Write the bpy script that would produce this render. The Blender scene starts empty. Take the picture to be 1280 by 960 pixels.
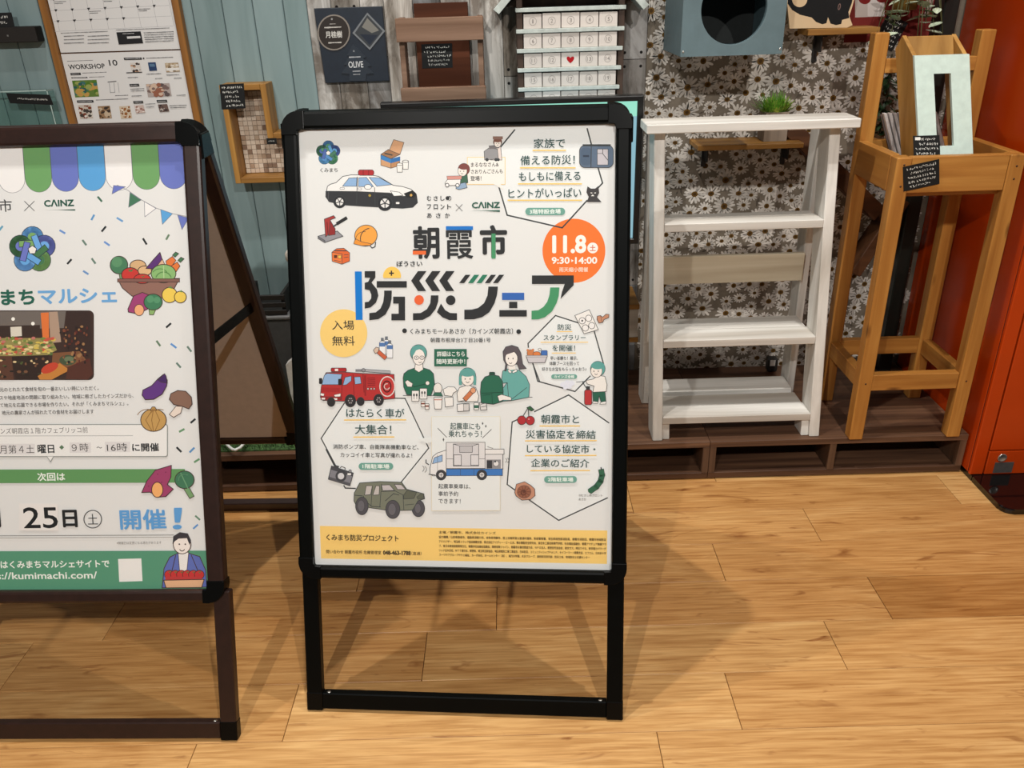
import bpy, bmesh, math, random
import numpy as np
from mathutils import Vector, Matrix
from mathutils.geometry import tessellate_polygon

SC = bpy.context.scene
COL = SC.collection
R = random.Random(7)

# ------------------------------------------------------------------ camera
F_PX, TILT, ROLL, YAW, CAM_Z = 1031.7, 0.4523, -0.0321, 0.0068, 1.2725
def camera_axes():
    cy, sy, ct, st = math.cos(YAW), math.sin(YAW), math.cos(TILT), math.sin(TILT)
    cr, sr = math.cos(ROLL), math.sin(ROLL)
    f = Vector((-sy * ct, cy * ct, -st)); r = Vector((cy, sy, 0)); u = r.cross(f)
    return cr * r + sr * u, -sr * r + cr * u, f
_r, _u, _f = camera_axes()
cam = bpy.data.objects.new('camera', bpy.data.cameras.new('camera'))
cam.data.sensor_width = 36.0
cam.data.lens = F_PX / 1280 * 36.0
cam.data.clip_start = 0.02
cam.matrix_world = Matrix(((_r.x, _u.x, -_f.x, 0), (_r.y, _u.y, -_f.y, 0), (_r.z, _u.z, -_f.z, CAM_Z), (0, 0, 0, 1)))
COL.objects.link(cam)
SC.camera = cam

# ------------------------------------------------------------------ light
SC.view_settings.view_transform = 'Standard'
SC.view_settings.look = 'None'
SC.view_settings.gamma = 1.0
SC.view_settings.use_curve_mapping = False
SC.view_settings.exposure = 0.03
world = bpy.data.worlds.new('shop_ambient')
world.use_nodes = True
world.node_tree.nodes['Background'].inputs[0].default_value = (1.0, 0.95, 0.89, 1)
world.node_tree.nodes['Background'].inputs[1].default_value = 0.18
SC.world = world
def ceiling_spot(name, loc, aim, watts, size=100, radius=0.02, blend=0.6, col=(1.0, 0.96, 0.905)):
    L = bpy.data.lights.new(name, 'SPOT')
    L.energy = watts; L.color = col; L.spot_size = math.radians(size); L.spot_blend = blend
    L.shadow_soft_size = radius
    o = bpy.data.objects.new(name, L); COL.objects.link(o)
    o.location = loc
    o.rotation_euler = (Vector(aim) - Vector(loc)).to_track_quat('-Z', 'Y').to_euler()
ceiling_spot('ceiling_spot', (-0.25, 1.62, 2.75), (0.0, 1.30, 0.0), 98, 100, blend=0.9)
ceiling_spot('ceiling_spot', (-0.98, 1.58, 2.75), (-0.6, 1.30, 0.0), 72, 100, blend=0.9)
ceiling_spot('ceiling_spot', (0.88, 1.48, 2.75), (0.7, 1.35, 0.0), 80, 100, blend=0.9)
ceiling_spot('ceiling_spot', (-0.85, -1.20, 2.75), (-0.1, 1.3, 0.2), 160, 110, blend=0.4)
ceiling_spot('ceiling_spot', (0.80, -1.10, 2.75), (0.2, 1.3, 0.2), 160, 110, blend=0.4)

# ------------------------------------------------------------------ colour and material helpers
def lin(c, a=1.0):
    o = []
    for v in c[:3]:
        v = v / 255.0
        o.append(v / 12.92 if v <= 0.04045 else ((v + 0.055) / 1.055) ** 2.4)
    return (o[0], o[1], o[2], a)
class NT:
    def __init__(s, name):
        s.m = bpy.data.materials.new(name); s.m.use_nodes = True
        s.t = s.m.node_tree; s.b = s.t.nodes['Principled BSDF']
    def n(s, kind, **kw):
        x = s.t.nodes.new(kind)
        for k, v in kw.items(): setattr(x, k, v)
        return x
    def l(s, a, b): s.t.links.new(a, b)
    def setb(s, rough=0.5, metal=0.0, spec=0.5, coat=0.0):
        s.b.inputs['Roughness'].default_value = rough
        s.b.inputs['Metallic'].default_value = metal
        s.b.inputs['Specular IOR Level'].default_value = spec
        s.b.inputs['Coat Weight'].default_value = coat
    def coords(s, scale, rnd=True):
        tc = s.n('ShaderNodeTexCoord'); mp = s.n('ShaderNodeMapping')
        mp.inputs['Scale'].default_value = scale
        if rnd:
            oi = s.n('ShaderNodeObjectInfo'); mu = s.n('ShaderNodeMath', operation='MULTIPLY'); mu.inputs[1].default_value = 37.0
            s.l(oi.outputs['Random'], mu.inputs[0]); ad = s.n('ShaderNodeVectorMath', operation='ADD')
            s.l(tc.outputs['Object'], ad.inputs[0]); s.l(mu.outputs[0], ad.inputs[1]); s.l(ad.outputs[0], mp.inputs['Vector'])
        else:
            s.l(tc.outputs['Object'], mp.inputs['Vector'])
        return mp.outputs['Vector']
    def noise(s, vec, scale=1.0, detail=4.0, dist=0.0, rough=0.55):
        x = s.n('ShaderNodeTexNoise'); x.inputs['Scale'].default_value = scale; x.inputs['Detail'].default_value = detail
        x.inputs['Distortion'].default_value = dist; x.inputs['Roughness'].default_value = rough
        s.l(vec, x.inputs['Vector']); return x.outputs['Fac']
    def ramp(s, fac, stops):
        x = s.n('ShaderNodeValToRGB'); e = x.color_ramp.elements
        while len(e) < len(stops): e.new(0.5)
        for k, (p, c) in enumerate(stops): e[k].position = p; e[k].color = lin(c)
        s.l(fac, x.inputs['Fac']); return x.outputs['Color']
    def mul(s, a, b, fac=1.0):
        x = s.n('ShaderNodeMix', data_type='RGBA', blend_type='MULTIPLY'); x.inputs['Factor'].default_value = fac
        s.l(a, x.inputs['A']); s.l(b, x.inputs['B']); return x.outputs['Result']
    def bump(s, fac, strength=0.1, dist=0.002):
        x = s.n('ShaderNodeBump'); x.inputs['Strength'].default_value = strength; x.inputs['Distance'].default_value = dist
        s.l(fac, x.inputs['Height']); s.l(x.outputs['Normal'], s.b.inputs['Normal'])
_mats = {}
def plain(name, c, rough=0.5, metal=0.0, spec=0.5, var=0.06, scale=60.0, coat=0.0, bump=0.0):
    if name in _mats: return _mats[name]
    k = NT(name); k.setb(rough, metal, spec, coat)
    f = k.noise(k.coords((scale,) * 3), 1.0, 3.0)
    lo = [max(0, v * (1 - var)) for v in c]; hi = [min(255, v * (1 + var)) for v in c]
    k.l(k.ramp(f, [(0.3, lo), (0.7, hi)]), k.b.inputs['Base Color'])
    if bump: k.bump(f, bump)
    _mats[name] = k.m; return k.m
def wood(name, dark, light, axis='x', rough=0.5, grain=60.0, spec=0.4, knots=0.0, bump=0.08):
    if name in _mats: return _mats[name]
    k = NT(name); k.setb(rough, 0, spec)
    sc = {'x': (2.2, grain, grain), 'y': (grain, 2.2, grain), 'z': (grain, grain, 2.2)}[axis]
    f = k.noise(k.coords(sc), 1.0, 5.0, 0.6)
    mid = [(a + b) / 2 for a, b in zip(dark, light)]
    c = k.ramp(f, [(0.25, dark), (0.5, mid), (0.75, light)])
    sc2 = [v * 0.16 for v in sc]
    g = k.noise(k.coords(sc2), 1.0, 3.0, 1.5)
    c = k.mul(c, k.ramp(g, [(0.3, (205, 198, 190)), (0.65, (255, 255, 255))]))
    if knots:
        vo = k.n('ShaderNodeTexVoronoi'); vo.inputs['Scale'].default_value = 1.0
        k.l(k.coords({'x': (5, 16, 16), 'y': (16, 5, 16), 'z': (16, 16, 5)}[axis]), vo.inputs['Vector'])
        c = k.mul(c, k.ramp(vo.outputs['Distance'], [(0.03, (95, 55, 25)), (0.13, (255, 255, 255))]), knots)
    k.l(c, k.b.inputs['Base Color']); k.bump(f, bump)
    _mats[name] = k.m; return k.m
def attr_mat(name, rough=0.5, spec=0.3, noise=None, coat=0.0, bump=0.0, lo=(205, 205, 205), stops=(0.3, 0.7)):
    """surface whose own colours are stored per face"""
    if name in _mats: return _mats[name]
    k = NT(name); k.setb(rough, 0, spec, coat)
    a = k.n('ShaderNodeAttribute'); a.attribute_name = 'ink'
    c = a.outputs['Color']
    if noise:
        f = k.noise(k.coords(noise, False), 1.0, 5.0, 0.5)
        c = k.mul(c, k.ramp(f, [(stops[0], lo), (stops[1], (255, 255, 255))]))
        if bump: k.bump(f, bump)
    k.l(c, k.b.inputs['Base Color']); _mats[name] = k.m; return k.m
def emit(name, c, strength):
    k = NT(name); k.setb(0.2)
    k.b.inputs['Base Color'].default_value = (0.01, 0.01, 0.01, 1)
    k.b.inputs['Emission Color'].default_value = lin(c); k.b.inputs['Emission Strength'].default_value = strength
    return k.m
def clear_film(name, rough=0.03, ior=1.45, tint=(255, 255, 255)):
    k = NT(name); t = k.t; t.nodes.remove(k.b)
    tr = k.n('ShaderNodeBsdfTransparent'); tr.inputs[0].default_value = lin(tint)
    gl = k.n('ShaderNodeBsdfGlossy'); gl.inputs['Roughness'].default_value = rough
    fr = k.n('ShaderNodeFresnel'); fr.inputs['IOR'].default_value = ior
    ge = k.n('ShaderNodeNewGeometry'); sb = k.n('ShaderNodeMath', operation='SUBTRACT'); sb.inputs[0].default_value = 1.0; k.l(ge.outputs['Backfacing'], sb.inputs[1])
    ml = k.n('ShaderNodeMath', operation='MULTIPLY'); k.l(fr.outputs[0], ml.inputs[0]); k.l(sb.outputs[0], ml.inputs[1])   # only the outer face of the sheet mirrors
    mx = k.n('ShaderNodeMixShader'); k.l(ml.outputs[0], mx.inputs[0]); k.l(tr.outputs[0], mx.inputs[1]); k.l(gl.outputs[0], mx.inputs[2])
    k.l(mx.outputs[0], t.nodes['Material Output'].inputs['Surface']); return k.m

# ------------------------------------------------------------------ object helpers
def tag(o, label=None, cat=None, group=None, kind=None):
    if label: o['label'] = label
    if cat: o['category'] = cat
    if group: o['group'] = group
    if kind: o['kind'] = kind
    return o
def thing(name, label, cat, loc=(0, 0, 0), rz=0.0, group=None):
    o = bpy.data.objects.new(name, None); o.empty_display_size = 0.05
    o.location = loc; o.rotation_euler = (0, 0, rz); COL.objects.link(o)
    return tag(o, label, cat, group)
class MB:
    """collects shapes for ONE mesh; fn bends every point (a lean, a slope) when the mesh is built"""
    def __init__(s, fn=None):
        s.bm = bmesh.new(); s.fn = fn; s.mi = 0; s.col = None
        s.lay = s.bm.faces.layers.float_vector.new('inkf')
    def _done(s, faces):
        for f in faces:
            f.material_index = s.mi
            if s.col: f[s.lay] = lin(s.col)[:3]
    def hull_faces(s, pts, quads):
        v = [s.bm.verts.new(p) for p in pts]
        fs = [s.bm.faces.new([v[i] for i in q]) for q in quads]; s._done(fs); return v, fs
    def box(s, x0, x1, y0, y1, z0, z1, bev=0.0, seg=1, M=None):
        p = [Vector((x, y, z)) for z in (z0, z1) for y in (y0, y1) for x in (x0, x1)]
        if M: p = [M @ q for q in p]
        v, fs = s.hull_faces(p, [(0, 2, 3, 1), (4, 5, 7, 6), (0, 1, 5, 4), (2, 6, 7, 3), (0, 4, 6, 2), (1, 3, 7, 5)])
        if bev:
            es = list({e for f in fs for e in f.edges})
            r = bmesh.ops.bevel(s.bm, geom=es, offset=bev, segments=seg, profile=0.5, affect='EDGES', clamp_overlap=True)
            s._done(r['faces'])
        return s
    def prism(s, pts, axis, a, b, bev=0.0):
        """pts: outline in the two other axes (in x,y,z order), swept from a to b along axis"""
        def P(q, h):
            return {'x': (h, q[0], q[1]), 'y': (q[0], h, q[1]), 'z': (q[0], q[1], h)}[axis]
        n = len(pts)
        A = [s.bm.verts.new(P(q, a)) for q in pts]; B = [s.bm.verts.new(P(q, b)) for q in pts]
        fs = [s.bm.faces.new(A), s.bm.faces.new(B[::-1])]
        for i in range(n):
            j = (i + 1) % n; fs.append(s.bm.faces.new((A[j], A[i], B[i], B[j])))
        s._done(fs)
        if bev:
            r = bmesh.ops.bevel(s.bm, geom=list(fs[0].edges) + list(fs[1].edges), offset=bev, segments=2, profile=0.5, affect='EDGES', clamp_overlap=True)
            s._done(r['faces'])
        return s
    def ring(s, outer, inner, axis, a, b, bev=0.0):
        def P(q, h):
            return {'x': (h, q[0], q[1]), 'y': (q[0], h, q[1]), 'z': (q[0], q[1], h)}[axis]
        n = len(outer)
        L = [[s.bm.verts.new(P(q, h)) for q in o] for h in (a, b) for o in (outer, inner)]
        fs = []
        for i in range(n):
            j = (i + 1) % n
            fs.append(s.bm.faces.new((L[0][i], L[0][j], L[1][j], L[1][i])))
            fs.append(s.bm.faces.new((L[2][j], L[2][i], L[3][i], L[3][j])))
            fs.append(s.bm.faces.new((L[0][j], L[0][i], L[2][i], L[2][j])))
            fs.append(s.bm.faces.new((L[1][i], L[1][j], L[3][j], L[3][i])))
        s._done(fs)
        if bev:
            es = [e for lp in L for e in {e for v in lp for e in v.link_edges if e.other_vert(v) in lp}]
            r = bmesh.ops.bevel(s.bm, geom=list(set(es)), offset=bev, segments=2, profile=0.5, affect='EDGES', clamp_overlap=True)
            s._done(r['faces'])
        return s
    def tube(s, pts, r, n=8, r1=None):
        pts = [Vector(p) for p in pts]; rings = []
        for i, p in enumerate(pts):
            d = (pts[min(i + 1, len(pts) - 1)] - pts[max(i - 1, 0)]).normalized()
            a = d.orthogonal().normalized() if not rings else (ax - d * ax.dot(d)).normalized()
            ax = a; b = d.cross(a)
            rr = r if r1 is None else r + (r1 - r) * i / (len(pts) - 1)
            rings.append([s.bm.verts.new(p + rr * (math.cos(t) * a + math.sin(t) * b)) for t in [2 * math.pi * k / n for k in range(n)]])
        fs = []
        for A, B in zip(rings, rings[1:]):
            for k in range(n):
                fs.append(s.bm.faces.new((A[k], A[(k + 1) % n], B[(k + 1) % n], B[k])))
        fs.append(s.bm.faces.new(rings[0][::-1])); fs.append(s.bm.faces.new(rings[-1]))
        for f in fs[:-2]: f.smooth = True
        s._done(fs); return s
    def lathe(s, prof, c=(0, 0, 0), n=20):
        rings = []
        for r, z in prof:
            rings.append([s.bm.verts.new((c[0] + r * math.cos(2 * math.pi * k / n), c[1] + r * math.sin(2 * math.pi * k / n), c[2] + z)) for k in range(n)])
        fs = []
        for A, B in zip(rings, rings[1:]):
            for k in range(n): fs.append(s.bm.faces.new((A[k], A[(k + 1) % n], B[(k + 1) % n], B[k])))
        for f in fs: f.smooth = True
        fs += [s.bm.faces.new(rings[0][::-1]), s.bm.faces.new(rings[-1])]
        s._done(fs); return s
    def leaf(s, base, tip, width, up=Vector((0, 0, 1)), sag=0.0):
        base, tip = Vector(base), Vector(tip); d = tip - base; side = d.cross(up)
        side = side.normalized() * width / 2 if side.length > 1e-6 else Vector((width / 2, 0, 0))
        nrm = side.cross(d).normalized()
        row = []
        for t, w in ((0, .12), (.25, .85), (.5, 1), (.78, .6), (1, .03)):
            c = base + d * t - Vector((0, 0, sag * t * t)); row.append([s.bm.verts.new(c + side * w), s.bm.verts.new(c - nrm * width * .12 * w), s.bm.verts.new(c - side * w)])
        fs = []
        for A, B in zip(row, row[1:]):
            fs += [s.bm.faces.new((A[0], A[1], B[1], B[0])), s.bm.faces.new((A[1], A[2], B[2], B[1]))]
        for f in fs: f.smooth = True
        s._done(fs); return s
    def build(s, name, mats, parent=None, kind=None):
        if s.fn:
            for v in s.bm.verts: v.co = s.fn(v.co)
        bmesh.ops.recalc_face_normals(s.bm, faces=s.bm.faces)
        me = bpy.data.meshes.new(name)
        cols = [tuple(f[s.lay]) for f in s.bm.faces] if s.col else None
        s.bm.faces.layers.float_vector.remove(s.lay)
        s.bm.to_mesh(me); s.bm.free()
        if cols:
            at = me.color_attributes.new('ink', 'FLOAT_COLOR', 'CORNER')
            buf = []
            for p in me.polygons:
                buf += (list(cols[p.index]) + [1.0]) * p.loop_total
            at.data.foreach_set('color', buf)
        for m in (mats if isinstance(mats, (list, tuple)) else [mats]): me.materials.append(m)
        o = bpy.data.objects.new(name, me); COL.objects.link(o)
        if parent: o.parent = parent
        if kind: o['kind'] = kind
        return o
def rrect(x0, x1, y0, y1, r, n=6):
    """rounded rectangle outline; r = one radius or four (bl, br, tr, tl)"""
    rs = r if isinstance(r, (list, tuple)) else (r,) * 4
    out = []
    for (cx, cy, sx, sy, a0, q) in ((x0, y0, 1, 1, math.pi, rs[0]), (x1, y0, -1, 1, 1.5 * math.pi, rs[1]), (x1, y1, -1, -1, 0, rs[2]), (x0, y1, 1, -1, .5 * math.pi, rs[3])):
        for k in range(n + 1):
            a = a0 + .5 * math.pi * k / n
            out.append((cx + sx * q + q * math.cos(a), cy + sy * q + q * math.sin(a)))
    return out

# ------------------------------------------------------------------ printed artwork: many thin inked shapes on ONE flat sheet
ARTS = []
class Art:
    """ink on a sheet; shapes are given in measured points and turned into sheet metres by self.f"""
    STEP = 4e-6
    def __init__(s, f):
        s.f = f; s.v = []; s.faces = []; s.c = []; s.k = 0; s.txt = []; s.o = (0, 0); s.s = 1.0
        ARTS.append(s)
    def at(s, ox, oy, sc): s.o = (ox, oy); s.s = sc; return s
    def P(s, x, y): return s.f(s.o[0] + x * s.s, s.o[1] + y * s.s)
    def _add(s, pts, tris, c):
        b = len(s.v); z = s.k * s.STEP
        s.v += [(p[0], p[1], z) for p in pts]
        for t in tris: s.faces.append(tuple(b + i for i in t)); s.c.append(lin(c))
    def raw(s, q, c):
        s.k += 1
        tr = tessellate_polygon([[Vector((p[0], p[1], 0)) for p in q]])
        s._add(q, tr, c)
    def poly(s, pts, c, edge=None, w=2.0):
        s.raw([s.P(*p) for p in pts], c)
        if edge: s.line(list(pts) + [pts[0]], edge, w)
        return s
    def rect(s, x0, y0, x1, y1, c, edge=None, w=2.0): return s.poly([(x0, y0), (x1, y0), (x1, y1), (x0, y1)], c, edge, w)
    def round(s, x0, y0, x1, y1, r, c, edge=None, w=2.0): return s.poly(rrect(x0, x1, y0, y1, r), c, edge, w)
    def ell(s, cx, cy, rx, c, ry=None, edge=None, w=2.0, a0=0, a1=360, rot=0, n=28):
        ry = ry or rx; t = [math.radians(a0 + (a1 - a0) * k / n) for k in range(n + (a1 - a0 < 360))]
        cr, sr = math.cos(math.radians(rot)), math.sin(math.radians(rot))
        return s.poly([(cx + rx * math.cos(a) * cr - ry * math.sin(a) * sr, cy + rx * math.cos(a) * sr + ry * math.sin(a) * cr) for a in t], c, edge, w)
    def line(s, pts, c, w):
        s.k += 1
        for (a, b) in zip(pts, pts[1:]):
            d = math.hypot(b[0] - a[0], b[1] - a[1]) or 1e-6
            nx, ny = -(b[1] - a[1]) / d * w / 2, (b[0] - a[0]) / d * w / 2; ex, ey = (b[0] - a[0]) / d * w * .3, (b[1] - a[1]) / d * w * .3
            q = [(a[0] - ex + nx, a[1] - ey + ny), (b[0] + ex + nx, b[1] + ey + ny), (b[0] + ex - nx, b[1] + ey - ny), (a[0] - ex - nx, a[1] - ey - ny)]
            s._add([s.P(*p) for p in q], [(0, 1, 2), (0, 2, 3)], c)
        return s
    def arc(s, cx, cy, r, a0, a1, c, w, ry=None, n=14):
        ry = ry or r
        return s.line([(cx + r * math.cos(math.radians(a0 + (a1 - a0) * k / n)), cy + ry * math.sin(math.radians(a0 + (a1 - a0) * k / n))) for k in range(n + 1)], c, w)
    def text(s, t, x0, x1, yc, h, c, bold=0.0, slant=0.0):
        """fits the words into x0..x1 around the height yc, h tall"""
        s.k += 2
        xm = (x0 + x1) / 2
        a, b = s.P(x0, yc), s.P(x1, yc); u, d = s.P(xm, yc - h / 2), s.P(xm, yc + h / 2); m = s.P(xm, yc)
        s.txt.append((t, m, abs(b[0] - a[0]), abs(u[1] - d[1]), lin(c), bold, slant, s.k * s.STEP)); s.k += 2 if bold else 0; return s
    def marks(s, x0, x1, yc, h, c, seed=1):
        """an unreadable run of small hand-lettered strokes"""
        r = random.Random(seed * 77 + int(x0 * 3) + int(yc)); x = x0
        while x < x1:
            g = h * r.uniform(.55, 1.0)
            for k in range(3):
                p = (x + g * r.random(), yc + h * r.uniform(-.5, .5)); q = (x + g * r.random(), yc + h * r.uniform(-.5, .5))
                s.line([p, q], c, h * .17)
            x += g * 1.25
        return s
def flush_text():
    jobs = []
    for A in ARTS:
        for t in A.txt:
            cu = bpy.data.curves.new('t', 'FONT'); cu.body = t[0]; cu.resolution_u = 3 if t[3] > .012 else 2
            ob = bpy.data.objects.new('t', cu); COL.objects.link(ob); jobs.append((A, t, ob))
    dg = bpy.context.evaluated_depsgraph_get()
    for A, t, ob in jobs:
        _, m, w, h, c, bold, slant, z = t
        ev = ob.evaluated_get(dg); me = ev.to_mesh()
        vs = [v.co.copy() for v in me.vertices]; fs = [tuple(p.vertices) for p in me.polygons]; ev.to_mesh_clear()
        if vs:
            x0, x1 = min(v.x for v in vs), max(v.x for v in vs); y0, y1 = min(v.y for v in vs), max(v.y for v in vs)
            sx = (w - bold * h) / max(x1 - x0, 1e-6); sy = (h - bold * h) / max(y1 - y0, 1e-6)
            if len(t[0]) == 1 and not t[0].isascii() and y1 - y0 < .3: sy = sx
            offs = [(0, 0)] if not bold else [(bold * h * .5 * math.cos(a), bold * h * .5 * math.sin(a)) for a in [math.pi * k / 4 for k in range(8)]]
            for k, (ox, oy) in enumerate(offs):
                b = len(A.v)
                for v in vs:
                    lx, ly = (v.x - (x0 + x1) / 2) * sx + ox, (v.y - (y0 + y1) / 2) * sy + oy
                    A.v.append((m[0] + lx + slant * ly, m[1] + ly, z + k * 4e-7))
                for f in fs: A.faces.append(tuple(b + i for i in f)); A.c.append(c)
        cu = ob.data; bpy.data.objects.remove(ob); bpy.data.curves.remove(cu)
def art_mesh(A, name, place, mat, parent, back=None):
    """place(u, w, lift) turns sheet metres into the parent's space"""
    me = bpy.data.meshes.new(name)
    me.from_pydata([place(*p) for p in A.v], [], A.faces)
    at = me.color_attributes.new('ink', 'FLOAT_COLOR', 'CORNER'); buf = []
    for p in me.polygons: buf += list(A.c[p.index]) * p.loop_total
    at.data.foreach_set('color', buf)
    me.materials.append(mat)
    o = bpy.data.objects.new(name, me); COL.objects.link(o)
    if parent: o.parent = parent
    return o
def homography(px, uv):
    A = []
    for (x, y), (u, v) in zip(px, uv):
        A.append([x, y, 1, 0, 0, 0, -u * x, -u * y, -u]); A.append([0, 0, 0, x, y, 1, -v * x, -v * y, -v])
    h = np.linalg.svd(np.array(A, float))[2][-1]
    return lambda x, y: ((h[0] * x + h[1] * y + h[2]) / (h[6] * x + h[7] * y + h[8]), (h[3] * x + h[4] * y + h[5]) / (h[6] * x + h[7] * y + h[8]))
# ================================================================== the setting
WALL_Y, FLOOR_X = 2.45, (-3.6, 3.6)
# ---- plank floor: one mesh, every plank a bevelled slab with its own tone
def floor_material():
    k = NT('oak_plank_floor'); k.setb(0.36, 0, 0.35)
    at = k.n('ShaderNodeAttribute'); at.attribute_name = 'ink'
    tc = k.n('ShaderNodeTexCoord'); sh = k.n('ShaderNodeVectorMath', operation='MULTIPLY_ADD')
    sh.inputs[1].default_value = (23, 41, 17); k.l(at.outputs['Color'], sh.inputs[0]); k.l(tc.outputs['Object'], sh.inputs[2])
    def mp(sc):
        m = k.n('ShaderNodeMapping'); m.inputs['Scale'].default_value = sc; k.l(sh.outputs[0], m.inputs['Vector']); return m.outputs['Vector']
    broad = k.noise(mp((2.2, 11, 1)), 1.0, 4.0, 2.0)
    fine = k.noise(mp((7, 150, 1)), 1.0, 4.0, 0.4)
    knot = k.noise(mp((4.2, 17, 1)), 1.0, 3.0, 2.2)
    c = k.ramp(broad, [(0.25, (198, 150, 94)), (0.5, (213, 166, 108)), (0.75, (225, 182, 125))])
    c = k.mul(c, k.ramp(fine, [(0.3, (214, 200, 184)), (0.62, (255, 255, 255))]))
    c = k.mul(c, k.ramp(knot, [(0.62, (255, 255, 255)), (0.78, (160, 116, 76))]), 0.9)
    sp = k.n('ShaderNodeSeparateColor'); k.l(at.outputs['Color'], sp.inputs[0])
    c = k.mul(c, k.ramp(sp.outputs[2], [(0.0, (206, 186, 160)), (0.1, (234, 222, 206)), (1.0, (255, 255, 250))]))
    k.l(c, k.b.inputs['Base Color'])
    rr = k.n('ShaderNodeMapRange'); k.l(fine, rr.inputs['Value']); rr.inputs['To Min'].default_value = .28; rr.inputs['To Max'].default_value = .46
    k.l(rr.outputs[0], k.b.inputs['Roughness']); k.bump(fine, .05); return k.m
fb = MB(); fb.col = (128, 128, 128)
JOINT = {0: -.623, 1: .404, 2: .654, 3: .805, 4: .475, 5: .746, 6: .299, 7: .55, 8: .1, 9: .7}
rr = random.Random(5)
for row in range(-22, 11):
    y0 = .966 + row * .1415; y1 = y0 + .1415
    j = JOINT.get(row, rr.uniform(0, .866)); n0 = math.floor((FLOOR_X[0] - j) / .866)
    for n in range(n0, n0 + 10):
        x0, x1 = j + n * .866, j + (n + 1) * .866
        if x1 < FLOOR_X[0] or x0 > FLOOR_X[1]: continue
        dark = (row == 3 and abs(x0 - .805) < .01)
        g = 30 if dark else rr.randint(90, 255)
        fb.col = (rr.randint(0, 255), rr.randint(0, 255), g)
        fb.box(x0 + .0006, x1 - .0006, y0 + .0004, y1 - .0004, -.012, 0.0, .0007)
fb.mi = 1; fb.col = (20, 20, 20)
fb.box(FLOOR_X[0], FLOOR_X[1], -2.15, 2.6, -.03, -.006)
fb.build('floor', [floor_material(), plain('floor_gap', (60, 40, 22), .8)], kind='structure')

# ---- back wall: three finishes side by side
paint = attr_mat('painted_boards', .55, .3, (14, 14, 2.0), bump=.06, lo=(216, 222, 220))
bw = MB(); bw.col = (120, 140, 138)
xs = [-3.6 + .0822 * k for k in range(52)]
off = (-.683 - xs[0]) % .0822
edges = [-3.6] + [x + off for x in xs if x + off < -.545] + [-.537]
for x0, x1 in zip(edges, edges[1:]):
    t = rr.uniform(-4, 4); bw.col = (140 + t, 160 + t, 162 + t)
    bw.box(x0 + .0008, x1 - .0008, WALL_Y, WALL_Y + .02, .0, 2.7, .0022)
bw.col = (52, 60, 58); bw.box(-3.6, -.537, WALL_Y + .012, WALL_Y + .05, 0, 2.7)
bw.build('wall_back', paint, kind='structure')

old = attr_mat('weathered_boards', .75, .2, (34, 34, 3.2), bump=.15, lo=(132, 126, 118), stops=(.28, .62))
_k = old.node_tree
def second_wear():
    k = NT.__new__(NT); k.m = old; k.t = _k; k.b = _k.nodes['Principled BSDF']
    src = k.b.inputs['Base Color'].links[0].from_socket
    g = k.noise(k.coords((11, 11, 3.5), False), 1.0, 6.0, 1.2, .7)
    c = k.mul(src, k.ramp(g, [(.40, (128, 112, 98)), (.56, (255, 255, 255))]), .75)
    k.l(c, k.b.inputs['Base Color'])
second_wear()
gw = MB(); gw.col = (120, 118, 114)
x = -.537
tones = [(220, 216, 210), (176, 166, 154), (206, 204, 200), (150, 154, 156), (216, 210, 202), (190, 188, 184), (166, 160, 152), (218, 214, 208), (182, 172, 160), (140, 142, 144), (154, 150, 146), (170, 168, 166)]
k = 0
while x < .384:
    w = min(rr.uniform(.062, .092), .385 - x); z = 0.0
    if .385 - x - w < .02: w = .385 - x
    while z < 2.7:
        h = min(rr.uniform(.35, .8), 2.7 - z); t = tones[k % len(tones)]; d = rr.uniform(-14, 14); k += 1
        gw.col = [max(0, v + d) for v in t]
        gw.box(x + .0006, x + w - .0006, WALL_Y, WALL_Y + .02, z + .0006, z + h - .0006, .0012)
        gw.col = (34, 30, 28)
        for nx in (.2, .8):
            for nz in (z + .018, z + h - .018):
                c = [(x + w * nx + .0042 * math.cos(a), nz + .0042 * math.sin(a)) for a in [math.pi * i / 4 for i in range(8)]]
                gw.prism(c, 'y', WALL_Y - .0004, WALL_Y + .004)
        z += h
    x += w
gw.col = (40, 38, 36); gw.box(-.537, .385, WALL_Y + .012, WALL_Y + .05, 0, 2.7)
gw.build('wall_back', old, kind='structure')

# daisy wallpaper: printed flowers over a grey brown ground
daisy = Art(lambda x, y: (x, y)); daisy.STEP = 1e-6
daisy.raw([(.385, 0), (2.6, 0), (2.6, 2.7), (.385, 2.7)], (124, 114, 101))
rd = random.Random(11)
for _ in range(520):                                                    # leaf flecks in the ground
    x, z, a, l = rd.uniform(.39, 1.22), rd.uniform(.1, 1.6), rd.uniform(0, 6.28), rd.uniform(.015, .035)
    dx, dz = math.cos(a) * l, math.sin(a) * l
    daisy.raw([(x, z), (x + dx * .5 - dz * .16, z + dz * .5 + dx * .16), (x + dx, z + dz), (x + dx * .5 + dz * .16, z + dz * .5 - dx * .16)], rd.choice([(92, 83, 73), (146, 135, 120), (104, 95, 84)]))
spots = []
for _ in range(16000):
    x, z, r = rd.uniform(.39, 1.22), rd.uniform(.09, 1.62), rd.uniform(.021, .036)
    if all((x - a) ** 2 + (z - b) ** 2 > ((r + q) * .66) ** 2 for a, b, q in spots): spots.append((x, z, r))
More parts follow.
